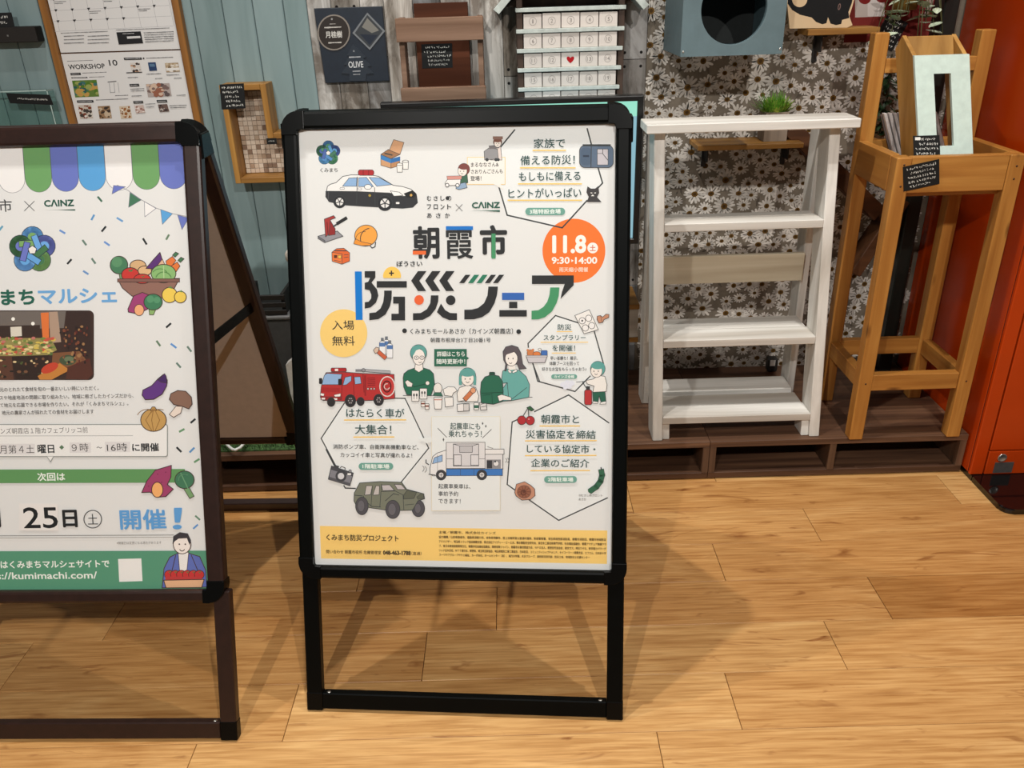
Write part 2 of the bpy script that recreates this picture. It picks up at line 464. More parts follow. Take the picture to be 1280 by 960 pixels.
for x, z, r in spots:
    x = max(x, .386 + .2 * r)
    n = rd.randint(13, 17); a0 = rd.uniform(0, 6.28); v = rd.uniform(-16, 10); sq = rd.uniform(.78, 1.0)
    daisy.k += 1
    for i in range(n):
        a = a0 + 2 * math.pi * i / n + rd.uniform(-.1, .1); q = r * rd.uniform(.82, 1.06); dv = rd.uniform(-14, 6); wd = r * .125
        ca, sa = math.cos(a), math.sin(a)
        pts = [(.2, .5), (.6, 1.0), (.92, .75), (1, 0), (.92, -.75), (.6, -1.0), (.2, -.5)]
        poly = [(max(.3851, x + ca * q * t - sa * wd * s_), z + (sa * q * t + ca * wd * s_) * sq) for t, s_ in pts]
        daisy._add(poly, [(0, 1, 2), (0, 2, 3), (0, 3, 4), (0, 4, 5), (0, 5, 6)], tuple(c_ + v + dv for c_ in (222, 215, 206)))
    for rad, c in ((.29, (108, 78, 30)), (.16, (70, 48, 18))):
        daisy.raw([(max(.3851, x + r * rad * math.cos(t)), z + r * rad * math.sin(t) * sq) for t in [2 * math.pi * i / 10 for i in range(10)]], c)
dw = art_mesh(daisy, 'wall_back', lambda u, w, h: (u, WALL_Y - h, w), attr_mat('daisy_wallpaper', .7, .2, (40, 40, 40), lo=(222, 222, 222)), None)
dw['kind'] = 'structure'
bb = MB(); bb.box(.385, 2.6, WALL_Y + .006, WALL_Y + .06, 0, 2.7); bb.build('wall_back', plain('wall_core', (110, 100, 90), .8), kind='structure')
post = MB(); post.box(1.156, 1.196, 2.385, WALL_Y - .001, .0, 2.7, .003); post.box(1.152, 1.20, 2.38, 2.446, 1.092, 1.097)
post.build('trim_1', plain('black_post', (18, 22, 18), .45), kind='structure')
ce = MB(); ce.box(-3.6, 3.6, -2.2, 2.52, 2.85, 2.9); ce.build('ceiling', plain('ceiling_paint', (70, 66, 62), .8), kind='structure')

# ================================================================== low display platforms
PZ, PY = .122, 1.967
wal = wood('dark_walnut_board', (70, 47, 35), (126, 92, 68), 'x', .5, 46)
wal2 = wood('dark_walnut_upright', (72, 52, 40), (124, 94, 72), 'z', .5, 46)
def platform(x0, x1, label, ribs):
    t = thing('display_platform', label, 'platform', (x0, PY, 0), 0, 'low walnut platform boxes along the wall')
    w = x1 - x0; D = WALL_Y - PY - .002
    MB().box(0, w, 0, D, PZ - .018, PZ, .001).build('top_board', wal, t)
    MB().box(0, w, .002, D, .004, .022, .001).build('base_board', wal, t)
    for r in ribs: MB().box(r, r + .018, .001, D - .02, .022, PZ - .018, .0008).build('divider', wal2, t)
    MB().box(.0, w, D - .02, D, .022, PZ - .018).build('rear_board', wal, t)
    return t
platform(.5275, 1.236, 'dark walnut platform box under the white ladder shelf and the pine stand', [0, .332, .69])
platform(-.182, .5265, 'dark walnut platform box ending at the joint below the left foot of the white shelf', [0, .34, .6905])
platform(-1.60, -.183, 'dark walnut platform box carrying the green turf, seen between the two signs', [0, .36, .72, 1.08, 1.399])

# artificial turf on the left platform
tz = PZ
tb = MB(); tb.box(-1.3, -.30, PY + .02, WALL_Y - .02, tz, tz + .004)
rg = random.Random(3)
for _ in range(5200):
    x, y = rg.uniform(-.98, -.42), rg.uniform(PY + .022, PY + .30)
    a, h = rg.uniform(0, 6.28), rg.uniform(.008, .017); dx, dy = math.cos(a) * .0013, math.sin(a) * .0013; lx, ly = rg.uniform(-.007, .007), rg.uniform(-.007, .007)
    v = [tb.bm.verts.new(p) for p in ((x - dx, y - dy, tz + .003), (x + dx, y + dy, tz + .003), (x + lx, y + ly, tz + .003 + h))]
    tb._done([tb.bm.faces.new(v)])
tag(tb.build('artificial_turf', plain('turf_green', (58, 86, 44), .8, var=.35, scale=120)), 'green artificial turf laid on the dark platform behind the signs', 'turf', kind='stuff')
wc = [(-.90, 2.02, .1467), (-.85, 2.02, .1467), (-.822, 2.005, .1467), (-.795, 1.972, .1457), (-.785, 1.962, .1447), (-.776, 1.958, .1447), (-.766, 1.968, .1457), (-.757, 2.01, .1467), (-.748, 2.06, .1467), (-.70, 2.16, .1467), (-.62, 2.20, .1467)]
tag(MB().tube(wc, .0042, 8).build('cable', plain('white_cable', (226, 228, 224), .4)), 'white cable looping over the front edge of the green turf', 'cable')
# ================================================================== the two A-board signs
blackm = plain('black_anodised_frame', (6, 8, 8), .36, .0, .08, .1)
brownm = plain('brown_anodised_frame', (40, 24, 20), .34, .0, .4, .1)
capm = plain('black_plastic_corner', (7, 8, 8), .25, 0, .12)
metal = plain('bright_screw', (190, 190, 186), .3, .9)
film = clear_film('poster_film')
paper_ink = attr_mat('printed_poster', .6, .25)
def a_board(X, Y, lean, yaw, label, fw, frame_mat, legw, legx, art, backmat, top_extra):
    WL, KW, KH = .2943, .2827, .8087
    s, c = math.sin(lean), math.cos(lean)
    bx, by = -math.sin(yaw), math.cos(yaw)
    t = thing('poster_stand', label, 'sign', (X - bx * WL * s, Y - by * WL * s, 0), yaw)
    H = KH + top_extra
    yh = (WL + H) * s + .004
    def front(v): return Vector((v.x, (v.z + WL) * s - v.y * -c, (v.z + WL) * c + (-v.y) * s))   # local: x across, z along the board, -y towards the viewer
    def rear(v):
        d = (WL + H) - (v.z + WL); return Vector((v.x, yh + .005 + d * sr - v.y * cr, (WL + H) * c - d * cr - v.y * sr))
    lo = -.024; sr, cr = math.sin(lean * .925), math.cos(lean * .925)
    UP = .018                                # the rear sheet sits a little higher
    RB = ((WL + H) * c / cr) - (WL + H)      # the rear legs are this much shorter
    for side, fn in (('front', front), ('rear', rear)):
        WB = WL if side == 'front' else WL + RB
        up = 0 if side == 'front' else UP
        ox0, ox1, oz0, oz1 = -KW - fw, KW + fw, lo + up, H
        m = MB(fn); m.ring(rrect(ox0, ox1, oz0, oz1, .03), rrect(-KW, KW, up, KH, .004), 'y', -.012, .014, .0055)
        fr = m.build('frame' if side == 'front' else 'rear_frame', frame_mat, t)
        for sx in (-1, 1):
            for top in (0, 1):
                oz, cz = (H + .0006, KH) if top else (-lo - up + .0006, -up)
                ox, cx, q = KW + fw + .0006, KW, .031
                out = [(ox - .042, oz)] + [(ox - q + q * math.sin(k * math.pi / 14), oz - q + q * math.cos(k * math.pi / 14)) for k in range(8)]
                out += [(ox, oz - .042), (cx, oz - .042), (cx, cz), (ox - .042, cz)]
                out = [(sx * p[0], p[1] if top else -p[1]) for p in out]
                MB(fn).prism(out, 'y', -.0135, .0155, .001).build('corner_cap', capm, fr)
            xa, xb = sorted((sx * legx, sx * (legx - legw)))
            lg_ = MB(fn).box(xa, xb, -.008, .012, -WB + .006, lo + up + .02, .002); lg_ = lg_.build('leg', frame_mat, t)
            MB(fn).box(xa - .0007, xb + .0007, -.009, .013, -WB, -WB + .038, .002).build('foot', capm, lg_)
            MB(fn).lathe([(.0001, 0), (.0045, .0005), (.004, .002), (.0001, .0028)], (sx * (legx - legw - .012), .0, -WB + .034), 12).build('screw', metal, lg_)
        MB(fn).box(-legx + legw, legx - legw, -.008, .012, -WB + .004, -WB + .036, .002).build('foot_bar', frame_mat, t)
    MB(front).box(-KW - .004, KW + .004, .0022, .0055, -.004, KH + .004).build('backing_board', backmat, t)
    MB(rear).box(-KW - .004, KW + .004, .004, .009, UP - .004, KH + .004).build('rear_panel', backmat, t)
    # hinges and side stays
    for sx in (-1, 1):
        x = sx * (KW + fw - .012)
        hz = (WL + H - .03) * c
        MB().prism([(yh - .028, hz - .03), (yh + .028, hz - .03), (yh + .02, hz + .012), (yh - .02, hz + .012)], 'x', x - .007 * sx, x + .015 * sx, .002).build('hinge', capm, t)
        za = .70; ya = (za / c) * s
        M = Matrix.Translation((x - .003 * sx, ya, za)) @ Matrix.Rotation(-.10, 4, 'X')
        MB().box(-.0015, .0015, 0, 2 * (yh - ya), -.011, .011, .0005, M=M).build('side_stay', capm, t)
    p = art_mesh(art, 'poster', lambda u, w, h: tuple(front(Vector((u, -h, w)))), paper_ink, t)
    MB(front).box(-KW - .002, KW + .002, -.0042, -.0036, -.002, KH + .002).build('clear_cover', film, t)
    return t, p
# ================================================================== right side: white ladder shelf, pine stand, orange machine
white = wood('white_stained_wood', (208, 206, 200), (236, 234, 229), 'x', .6, 50, .3, bump=.04)
whitez = wood('white_stained_upright', (210, 208, 202), (236, 234, 229), 'z', .6, 50, .3, bump=.04)
t = thing('ladder_shelf', 'white A-shaped wooden ladder shelf with three open tiers on the dark platform', 'shelf', (.37, 1.98, PZ))
LT = .14
def lean_f(v): return Vector((v.x - .018 * v.z, v.y + LT * v.z, v.z))
def lean_b(v): return Vector((v.x - .018 * v.z, v.y - .045 * v.z, v.z))
for x0, x1 in ((0, .027), (.432, .459)):
    MB(lean_f).box(x0, x1, 0, .076, 0, .812, .002).build('upright', whitez, t)
for x0, x1 in ((.003, .025), (.434, .456)):
    MB(lean_b).box(x0, x1, .226, .290, 0, .812, .002).build('rear_upright', whitez, t)
MB().box(-.040, .475, .072, .176, .812, .834, .002).build('top_board', white, t)
for z, d in ((.047, .072), (.262, .078), (.566, .070)):
    o = -.018 * z
    MB().box(o + .0275, o + .4315, LT * z + .002, LT * z + d, z, z + .021, .0015).build('shelf_board', white, t)
for z, y0, y1 in ((.045, .088, .150), (.047, .172, .256), (.262, .126, .203), (.566, .134, .188)):
    o = -.018 * z
    MB().box(o + .029, o + .4320, y0, y1, z, z + .018, .0015).build('rear_shelf_board', white, t)
for x0 in (.0275, .4115): MB(lean_f).box(x0, x0 + .020, .008, .066, 0, .0465, .0015).build('support_block', whitez, t)
cb = MB(lean_b).box(.0275, .4320, .206, .220, .388, .468, .0015).build('cross_rail', wood('cream_rail', (196, 186, 164), (212, 203, 182), 'x', .6, 50), t)
cb['label'] = 'plain cream cross rail at the back'

pine = wood('honey_pine', (160, 102, 40), (202, 146, 72), 'z', .45, 42, .4, .8)
pinex = wood('honey_pine_rail', (162, 104, 42), (204, 148, 74), 'x', .45, 42, .4, .8)
piney = wood('honey_pine_side', (160, 102, 40), (200, 144, 70), 'y', .45, 42, .4, .5)
dk = plain('screw_hole', (70, 42, 20), .7)
t = thing('display_stand', 'tall honey pine stand with an open tray top beside the orange machine', 'stand', (.903, 1.955, PZ))
W, D = .301, .270
def leg(x0, y0, h):
    o = MB().box(x0, x0 + .036, y0, y0 + .036, 0, h, .0025).build('leg', pine, t); return o
HT = .757
leg(0, 0, HT); leg(W - .036, 0, HT); leg(.002, D - .036, 1.014); leg(W - .038, D - .036, 1.014)
MB().box(.0365, W - .0365, .003, .025, .673, HT, .0015).build('tray_rail', pinex, t)
MB().box(.0365, W - .0365, D - .030, D - .008, .673, HT, .0015).build('tray_rail', pinex, t)
for x0 in (-.0005, W - .0215): MB().box(x0, x0 + .022, .0365, D - .0365, .673, HT, .0015).build('tray_rail', piney, t)
MB().box(.0225, W - .0225, .0255, D - .031, .660, .672, .001).build('tray_floor', pinex, t)
MB().box(.0385, W - .0385, D - .036, D - .018, .920, .954, .0015).build('back_rail', pinex, t)
for y0 in (.006, D - .030): MB().box(.0365, W - .0365, y0, y0 + .024, .146, .192, .0015).build('stretcher', pinex, t)
for x0 in (.006, W - .030): MB().box(x0, x0 + .024, .0365, D - .0365, .146, .192, .0015).build('stretcher', piney, t)
for x, z in ((.018, .69), (.018, .74), (W - .018, .70), (W - .018, .73), (.018, .17), (W - .018, .17)):
    MB(lambda v: Vector((x + v.x, -.0003 + v.z, z + v.y))).lathe([(.0001, -.0004), (.0026, 0), (.0001, .0004)], n=8).build('screw_hole', dk, t)

# chalk style price cards
chalk = attr_mat('chalk_card', .55, .3)
def card(name, label, corners, parent=None, rows=3, seed=1, th=.0016, tagtop=False, grp=None):
    """corners bl, br, tr, tl in the world; hand-lettered white rows on black"""
    bl, br, tr, tl = [Vector(c) for c in corners]
    X = (br - bl).normalized(); W = (br - bl).length; Hh = (tl - bl).length; Z = (tl - bl).normalized(); N = X.cross(Z).normalized()
    a = Art(lambda x, y: (x * W, (1 - y) * Hh)); asp = W / Hh
    a.raw([(0, 0), (W, 0), (W, Hh), (0, Hh)], (22, 23, 24))
    r = random.Random(seed)
    for k in range(rows):
        y = (k + .8) / (rows + .6); x0 = .07 + r.random() * .15; x1 = .93 - r.random() * .2; h = min(.5 / rows, .2)
        x = x0
        while x < x1:
            g = h / asp * r.uniform(.4, .9)
            for q in range(3):
                p0 = (x + g * r.random(), y + h * r.uniform(-.5, .5)); p1 = (x + g * r.random(), y + h * r.uniform(-.5, .5))
                dx, dy = (p1[0] - p0[0]) * asp, p1[1] - p0[1]; d = math.hypot(dx, dy) or 1; nx, ny = -dy / d * h * .09 / asp, dx / d * h * .09
                a.k += 1; a._add([a.f(p0[0] + nx, p0[1] + ny), a.f(p1[0] + nx, p1[1] + ny), a.f(p1[0] - nx, p1[1] - ny), a.f(p0[0] - nx, p0[1] - ny)], [(0, 1, 2), (0, 2, 3)], (214, 214, 208))
            x += g * 1.35
    if tagtop: a.raw([a.f(.07, .07), a.f(.27, .07), a.f(.27, .2), a.f(.07, .2)], (235, 235, 230))
    mb = MB(); P = lambda u, w, h: bl + X * u + Z * w + N * h
    pts = [P(u, w, h) for h in (-th, 0) for (u, w) in ((0, 0), (W, 0), (W, Hh), (0, Hh))]
    o0 = bl.copy()
    mb.hull_faces([p - o0 for p in pts], [(0, 3, 2, 1), (4, 5, 6, 7), (0, 1, 5, 4), (1, 2, 6, 5), (2, 3, 7, 6), (3, 0, 4, 7)])
    me_card = mb.build(name, [plain('card_black', (22, 23, 24), .5), chalk], parent)
    CARDS.append((a, me_card, lambda u, w, h, X=X, Z=Z, N=N: tuple(X * u + Z * w + N * (h + .0001))))
    if parent is None: me_card.location = o0
    else:
        me_card.matrix_parent_inverse = Matrix(); me_card.location = o0 - parent.location
    if label: tag(me_card, label, 'price card' if not grp else 'price card', grp)
    return me_card
CARDS = []
def finish_cards():
    """prints the lettering into each card's own mesh"""
    for a, o, place in CARDS:
        me = o.data; n0 = len(me.vertices); f0 = len(me.polygons)
        bm = bmesh.new(); bm.from_mesh(me); lay = bm.loops.layers.float_color.new('ink')
        for f in bm.faces:
            for l in f.loops: l[lay] = lin((22, 23, 24))
        vs = [bm.verts.new(place(*p)) for p in a.v]
        for q, c in zip(a.faces, a.c):
            f = bm.faces.new([vs[i] for i in q]); f.material_index = 1
            for l in f.loops: l[lay] = c
        bm.to_mesh(me); bm.free()
ty = 1.955
card('price_card', 'black chalk price card stuck aslant on the front tray rail of the pine stand', [(.930, ty - .0006, .800), (1.012, ty - .0006, .816), (1.003, ty - .0006, .870), (.918, ty - .0006, .858)], rows=5, seed=4, th=.0004)

# mint fronted letter box leaning in the tray
mint = plain('mint_paint', (204, 224, 216), .55, var=.03)
ply = wood('pale_pine_box', (176, 128, 62), (206, 160, 92), 'z', .5, 40)
t = thing('letter_box', 'slim pine box with a slotted mint front, leaning in the tray of the pine stand', 'box', (.990, 1.992, PZ + .673))
def tilt_box(v): return Vector((v.x - .135 * v.z, v.y + .235 * v.z + .0, v.z))
HB = .297
fr = MB(tilt_box)
fr.box(0, .128, 0, .009, 0, .096); fr.box(0, .128, 0, .009, .257, HB)
fr.box(0, .043, 0, .009, .096, .257); fr.box(.083, .128, 0, .009, .096, .257)
bmesh.ops.remove_doubles(fr.bm, verts=fr.bm.verts, dist=1e-6)
f = fr.build('front_panel', mint, t); f['label'] = 'mint painted front with a tall slot'
side = [(.0095, 0), (.105, 0), (.105, .305), (.060, .337), (.0095, HB)]
for x0 in (0, .118): MB(tilt_box).prism(side, 'x', x0, x0 + .010, .001).build('side_panel', ply, t)
MB(tilt_box).box(.0105, .1175, .052, .061, .262, .335, .001).build('back_panel', ply, t)
MB(tilt_box).box(.0105, .1175, .0095, .052, .0, .010, .001).build('base', ply, t)
card('price_card', 'black price card with a white corner tag on the mint front of the letter box', [(.966, 2.0083, .868), (1.029, 2.0083, .868), (1.022, 2.0198, .917), (.960, 2.0198, .917)], rows=4, seed=9, tagtop=True, th=.0006)

# ribbed white slats leaning behind it
t = thing('slat_panel', 'ribbed white slat panel leaning in the tray behind the mint box', 'panel', (.995, 2.158, PZ + .673))
rib = plain('slat_white', (190, 184, 182), .6); bk = plain('slat_back', (96, 86, 84), .7)
def slope(v): return Vector((v.x - .42 * v.z, v.y, v.z))
for k in range(11): MB(slope).box(.012 + k * .0125, .0205 + k * .0125, 0, .012, .002, .155, .001).build('slat', rib, t)
MB(slope).box(.008, .152, .0125, .018, 0, .150).build('backing', bk, t)
t = thing('pine_offcut', 'short yellow pine offcut lying in the tray left of the mint box', 'wood piece', (.93, 2.05, PZ + .6725))
MB().box(0, .02, 0, .11, 0, .075, .001).build('offcut', ply, t)

# orange machine
t = thing('vending_machine', 'tall glossy orange machine standing at the right edge on a black plate', 'machine', (1.240, 1.935, 0))
org = plain('orange_paint', (180, 58, 5), .25, 0, .5, .02, 8)
MB().box(0, .62, .006, .510, .016, 1.95, .004).build('body', org, t)
MB().box(.0, .036, -.006, .0055, .016, 1.95, .002).build('corner_post', org, t)
MB().box(.040, .62, -.006, .0055, .092, 1.95, .0015).build('door', org, t)
kp = MB().box(.040, .62, -.006, .0055, .016, .0885, .0015).build('kick_panel', org, t)
dp = MB(); dp.box(.0, .62, .0058, .0062, .016, 1.95); dp.build('door_gap', plain('door_gap', (60, 12, 4), .6), t)
lk = MB(lambda v: Vector((v.x, -v.z, v.y)))
lk.lathe([(.0001, .0062), (.0125, .0062), (.0125, .0075), (.0105, .0085), (.0085, .007), (.0001, .0066)], (.078, .068, 0), 22)
lk.build('lock', metal, kp)
pl = MB(); pl.box(.062, .114, -.0072, -.0062, .020, .054, .0004)
pl.build('rating_plate', plain('grey_plate', (92, 88, 86), .4, .4), kp)
bp = MB(); bp.prism(rrect(.004, .70, -.175, -.012, (.03, .03, .004, .004)), 'z', 0, .016, .004); bp.box(.004, .70, -.012, .50, 0, .0155)
bp.build('base_plate', plain('gloss_black', (12, 10, 10), .08, 0, .6), t)
# ================================================================== things on and along the wall
def at(px, py, Y):
    """measured photo point -> (x, z) on the upright plane y = Y"""
    d = _f + _r * ((px - 640) / F_PX) - _u * ((py - 480) / F_PX); s = Y / d.y
    return d.x * s, CAM_Z + d.z * s
oakx = wood('oak_strip', (140, 92, 40), (178, 124, 62), 'x', .5, 50); oakz = wood('oak_strip_upright', (140, 92, 40), (178, 124, 62), 'z', .5, 50)
ink = attr_mat('printed_paper', .65, .2)

# notice board with two sheets
t = thing('notice_board', 'oak framed notice board holding two printed sheets above the left sign', 'notice board', (-1.243, 2.4495, .62))
BW, BH = .372, 1.15
for x0 in (0, BW - .019): MB().box(x0, x0 + .019, -.026, 0, 0, BH, .002).build('frame_side', oakz, t)
for z0 in (0, BH - .019): MB().box(.0195, BW - .0195, -.026, 0, z0, z0 + .019, .002).build('frame_rail', oakx, t)
MB().box(.0195, BW - .0195, -.010, -.002, .0195, BH - .0195).build('panel', plain('board_brown', (92, 62, 40), .8), t)
def sheet(name, label, cat, x0, x1, z0, z1, Y, draw, grp=None, bg=(222, 221, 220)):
    a = Art(lambda px, py: at(px, py, Y)); a.raw([(x0, z0), (x1, z0), (x1, z1), (x0, z1)], bg)
    draw(a)
    SHEETS.append((a, name, label, cat, Y, grp, (x0, x1, z0, z1)))
SHEETS = []
def finish_sheets():
    for a, name, label, cat, Y, grp, (x0, x1, z0, z1) in SHEETS:
        o = art_mesh(a, name, lambda u, w, h: (u - x0, -h, w - z0), ink, None)
        o.location = (x0, Y, z0); tag(o, label, cat, grp)
K1, K2, GR = (52, 52, 54), (120, 120, 122), (170, 170, 172)
def tiny(a, x0, x1, y, h, c=K2, seed=0):
    r = random.Random(int(x0 * 13 + y * 7 + seed)); x = x0
    while x < x1:
        w = h * r.uniform(.6, 1.5); a.line([(x, y + (x - x0) * -.04), (min(x + w, x1), y + (min(x + w, x1) - x0) * -.04)], c, h * r.uniform(.35, .6)); x += w + h * .3
def thumb(a, pts, cols, seed, n=26):
    """a little printed photograph: soft blots of its own colours"""
    a.poly(pts, cols[0]); r = random.Random(seed)
    for _ in range(n):
        u, v = r.uniform(.06, .94), r.uniform(.08, .92); p, q, s_, w = pts
        x = (p[0] * (1 - u) + q[0] * u) * (1 - v) + (w[0] * (1 - u) + s_[0] * u) * v; y = (p[1] * (1 - u) + q[1] * u) * (1 - v) + (w[1] * (1 - u) + s_[1] * u) * v
        e = min(u, 1 - u, v, 1 - v); rad = min(r.uniform(.05, .2), e) * abs(q[0] - p[0])
        a.ell(x, y, rad, r.choice(cols[1:]), ry=rad * r.uniform(.5, 1), n=9)
def draw_calendar(a):
    a.at(60, 0, .15625)
    for k in range(8):
        x = 40 + 131 * k
        a.line([(x - 48, -260), (x + 52, 245 - 5 * k)], GR, 2.4)
    for k, y in enumerate((-260, -175, -88, 0, 85, 170, 250)):
        a.line([(y * .2 + 5, y + 2), (y * .2 + 950, y - 42)], GR, 2.4)
    for r_ in range(6):
        for c_ in range(7):
            if r_ == 5 and c_ > 4: continue
            x, y = 56 + 131 * c_ + (r_ - 4) * 18, 75 + 88 * (r_ - 4) - 6 * c_
            a.poly([(x - 6, y), (x + 20, y - 2), (x + 8, y + 20)], K1)
            if (r_ * 7 + c_) % 3 == 0 and r_ < 5: tiny(a, x + 12, x + 105, y + 28, 10); tiny(a, x + 16, x + 80, y + 42, 10)
    tiny(a, 105, 480, 265, 9); tiny(a, 545, 970, 240, 9)
    for k in range(6): tiny(a, 130 + (k % 2) * 190, 290 + (k % 2) * 200, 290 + (k // 2) * 28, 11, seed=k)
    a.poly([(548, 258), (742, 250), (762, 345), (568, 356)], (38, 38, 40)); a.poly([(632, 292), (738, 287), (742, 304), (636, 310)], (215, 215, 215)); tiny(a, 600, 690, 270, 9, (190, 190, 190))
    for k in range(5): tiny(a, 768 + 3 * k, 1005, 262 + 18 * k, 11, seed=k)
def draw_workshop(a):
    a.at(60, 0, .15625)
    a.text('WORKSHOP', 162, 455, 532, 40, K1, .06); a.text('10', 487, 555, 502, 48, K1, .05); tiny(a, 155, 360, 490, 9)
    def lab(x, y, w=75, h=20): a.poly([(x, y), (x + w, y - 3), (x + w + 5, y + h - 3), (x + 5, y + h)], (42, 42, 44)); tiny(a, x + 12, x + w - 10, y + h / 2, 8, (200, 200, 200))
    lab(178, 584, 82); tiny(a, 275, 470, 585, 10); lab(185, 618, 128, 10); tiny(a, 330, 450, 618, 9)
    thumb(a, [(192, 645), (388, 638), (410, 772), (218, 780)], [(96, 124, 58), (60, 110, 110), (44, 90, 92), (150, 160, 90), (80, 120, 40), (190, 150, 80)], 1, 40)
    a.line([(480, 656), (545, 650)], K2, 8); a.line([(490, 665), (500, 740), (535, 738), (528, 662)], GR, 5); a.line([(560, 660), (570, 740)], GR, 4); tiny(a, 540, 640, 765, 10)
    lab(230, 803, 132); tiny(a, 385, 640, 800, 10)
    thumb(a, [(240, 842), (345, 836), (362, 945), (258, 950)], [(196, 186, 174), (120, 60, 40), (70, 64, 60), (225, 220, 214)], 2)
    thumb(a, [(398, 850), (495, 845), (512, 945), (414, 950)], [(150, 120, 90), (90, 66, 44), (196, 176, 150), (60, 50, 44)], 3)
    thumb(a, [(570, 850), (655, 846), (675, 945), (585, 950)], [(206, 190, 168), (150, 96, 52), (120, 74, 40), (226, 214, 196)], 4)
    lab(606, 462, 142, 18); a.ell(766, 467, 7, K1); tiny(a, 785, 1000, 465, 10)
    thumb(a, [(655, 502), (735, 498), (752, 580), (672, 584)], [(212, 206, 200), (60, 50, 48), (190, 150, 120), (226, 222, 218)], 5, 14); a.line([(630, 582), (752, 577)], K1, 7); tiny(a, 640, 720, 620, 10)
    a.poly([(800, 500), (862, 497), (874, 564), (812, 568)], (44, 66, 104)); a.poly([(812, 512), (852, 510), (858, 532), (818, 534)], (90, 120, 150)); tiny(a, 790, 905, 592, 10); tiny(a, 860, 915, 628, 10)
    thumb(a, [(936, 505), (1042, 500), (1056, 572), (948, 578)], [(166, 144, 116), (120, 100, 76), (220, 214, 206), (196, 180, 156)], 6); a.poly([(945, 545), (1050, 540), (1053, 560), (949, 566)], (228, 226, 222)); tiny(a, 950, 1050, 600, 10); tiny(a, 1010, 1070, 625, 10)
    lab(652, 672, 76); tiny(a, 660, 770, 712, 10); tiny(a, 664, 770, 728, 10); tiny(a, 672, 750, 768, 10)
    thumb(a, [(784, 672), (972, 664), (990, 766), (802, 774)], [(176, 164, 160), (150, 96, 76), (120, 100, 96), (206, 180, 160), (96, 84, 84)], 7, 36); tiny(a, 1030, 1100, 762, 10)
    lab(682, 808, 78); lab(870, 800, 82); tiny(a, 780, 860, 832, 10); tiny(a, 785, 850, 856, 10); tiny(a, 975, 1110, 845, 10); tiny(a, 980, 1105, 862, 10)
    thumb(a, [(692, 842), (765, 838), (780, 900), (706, 905)], [(200, 180, 172), (150, 110, 100), (226, 214, 208)], 8, 14); thumb(a, [(880, 835), (955, 831), (972, 890), (896, 895)], [(110, 90, 84), (60, 50, 50), (180, 170, 164)], 9, 14)
sheet('calendar_sheet', 'white monthly calendar sheet pinned at the top of the oak notice board', 'poster', -1.2215, -.8925, 1.136, 1.369, 2.4366, draw_calendar)
sheet('workshop_sheet', 'white sheet headed WORKSHOP 10 with small photos, below the calendar sheet', 'poster', -1.2225, -.8935, .900, 1.1325, 2.4366, draw_workshop)

# far left: dark shelf, clear case, cards, plant
blk = plain('near_black_wood', (26, 22, 19), .6)
t = thing('wall_shelf', 'near black wall shelf cut by the left edge of the picture', 'shelf', (-1.72, 2.449, 1.166))
MB().box(0, .458, -.040, 0, 0, .039, .002).build('board', blk, t)
MB().box(.38, .384, -.0405, -.0399, .016, .020).build('screw_head', metal, t)
card('price_card', 'black card standing on the near black shelf at the left edge', [(-1.390, 2.415, 1.2052), (-1.317, 2.415, 1.2052), (-1.319, 2.421, 1.240), (-1.392, 2.421, 1.240)], rows=2, seed=21)
clear = clear_film('clear_acrylic', .02, 1.35, (236, 244, 242)); edge = plain('acrylic_highlight', (176, 198, 194), .25)
t = thing('display_case', 'clear acrylic case against the teal boards at the left edge', 'display case', (-1.72, 2.402, PZ + .0045))
MB().box(0, .453, 0, .004, 0, .914).build('front_pane', clear, t); MB().box(.449, .453, .0045, .034, 0, .914).build('side_pane', clear, t); MB().box(0, .453, 0, .034, .9145, .918).build('top_pane', clear, t)
MB().box(.4505, .4533, -.0006, .0003, 0, .918).build('edge_highlight', edge, t); MB().box(0, .4533, -.0006, .0003, .9155, .9183).build('edge_highlight', edge, t); MB().box(.4529, .4535, 0, .034, .9155, .9183).build('edge_highlight', edge, t)  # pale opaque strips: highlights painted along the clear edges
card('price_card', 'slanting black strip card on the front of the clear acrylic case', [(-1.378, 2.4008, 1.013), (-1.260, 2.4008, 1.005), (-1.264, 2.4008, 1.031), (-1.381, 2.4008, 1.040)], rows=1, seed=22, th=.0005)
t = thing('leafy_plant', 'green leafed plant in front of the clear case at the left edge', 'plant', (-1.445, 2.325, PZ + .0045))
lg = plain('leaf_green', (70, 128, 48), .5, var=.25)
MB().lathe([(.03, 0), (.045, .002), (.055, .11), (.05, .11), (.048, .10), (.002, .10)], (0, 0, 0), 18).build('pot', plain('pot_grey', (120, 120, 116), .7), t)
MB().tube([(0, 0, .1), (.01, -.01, .5), (.0, 0, .80)], .005, 6).build('stem', plain('stem_green', (74, 96, 44), .6), t)
m = MB()
for k in range(12):
    a, h = k * 2.4, .45 + .035 * k; m.leaf((0, 0, h), (.085 * math.cos(a), .05 * math.sin(a), h + .05), .034, sag=.03)
m.leaf((.0, -.03, .82), (.062, -.045, .858), .04)
m.build('foliage', lg, t)

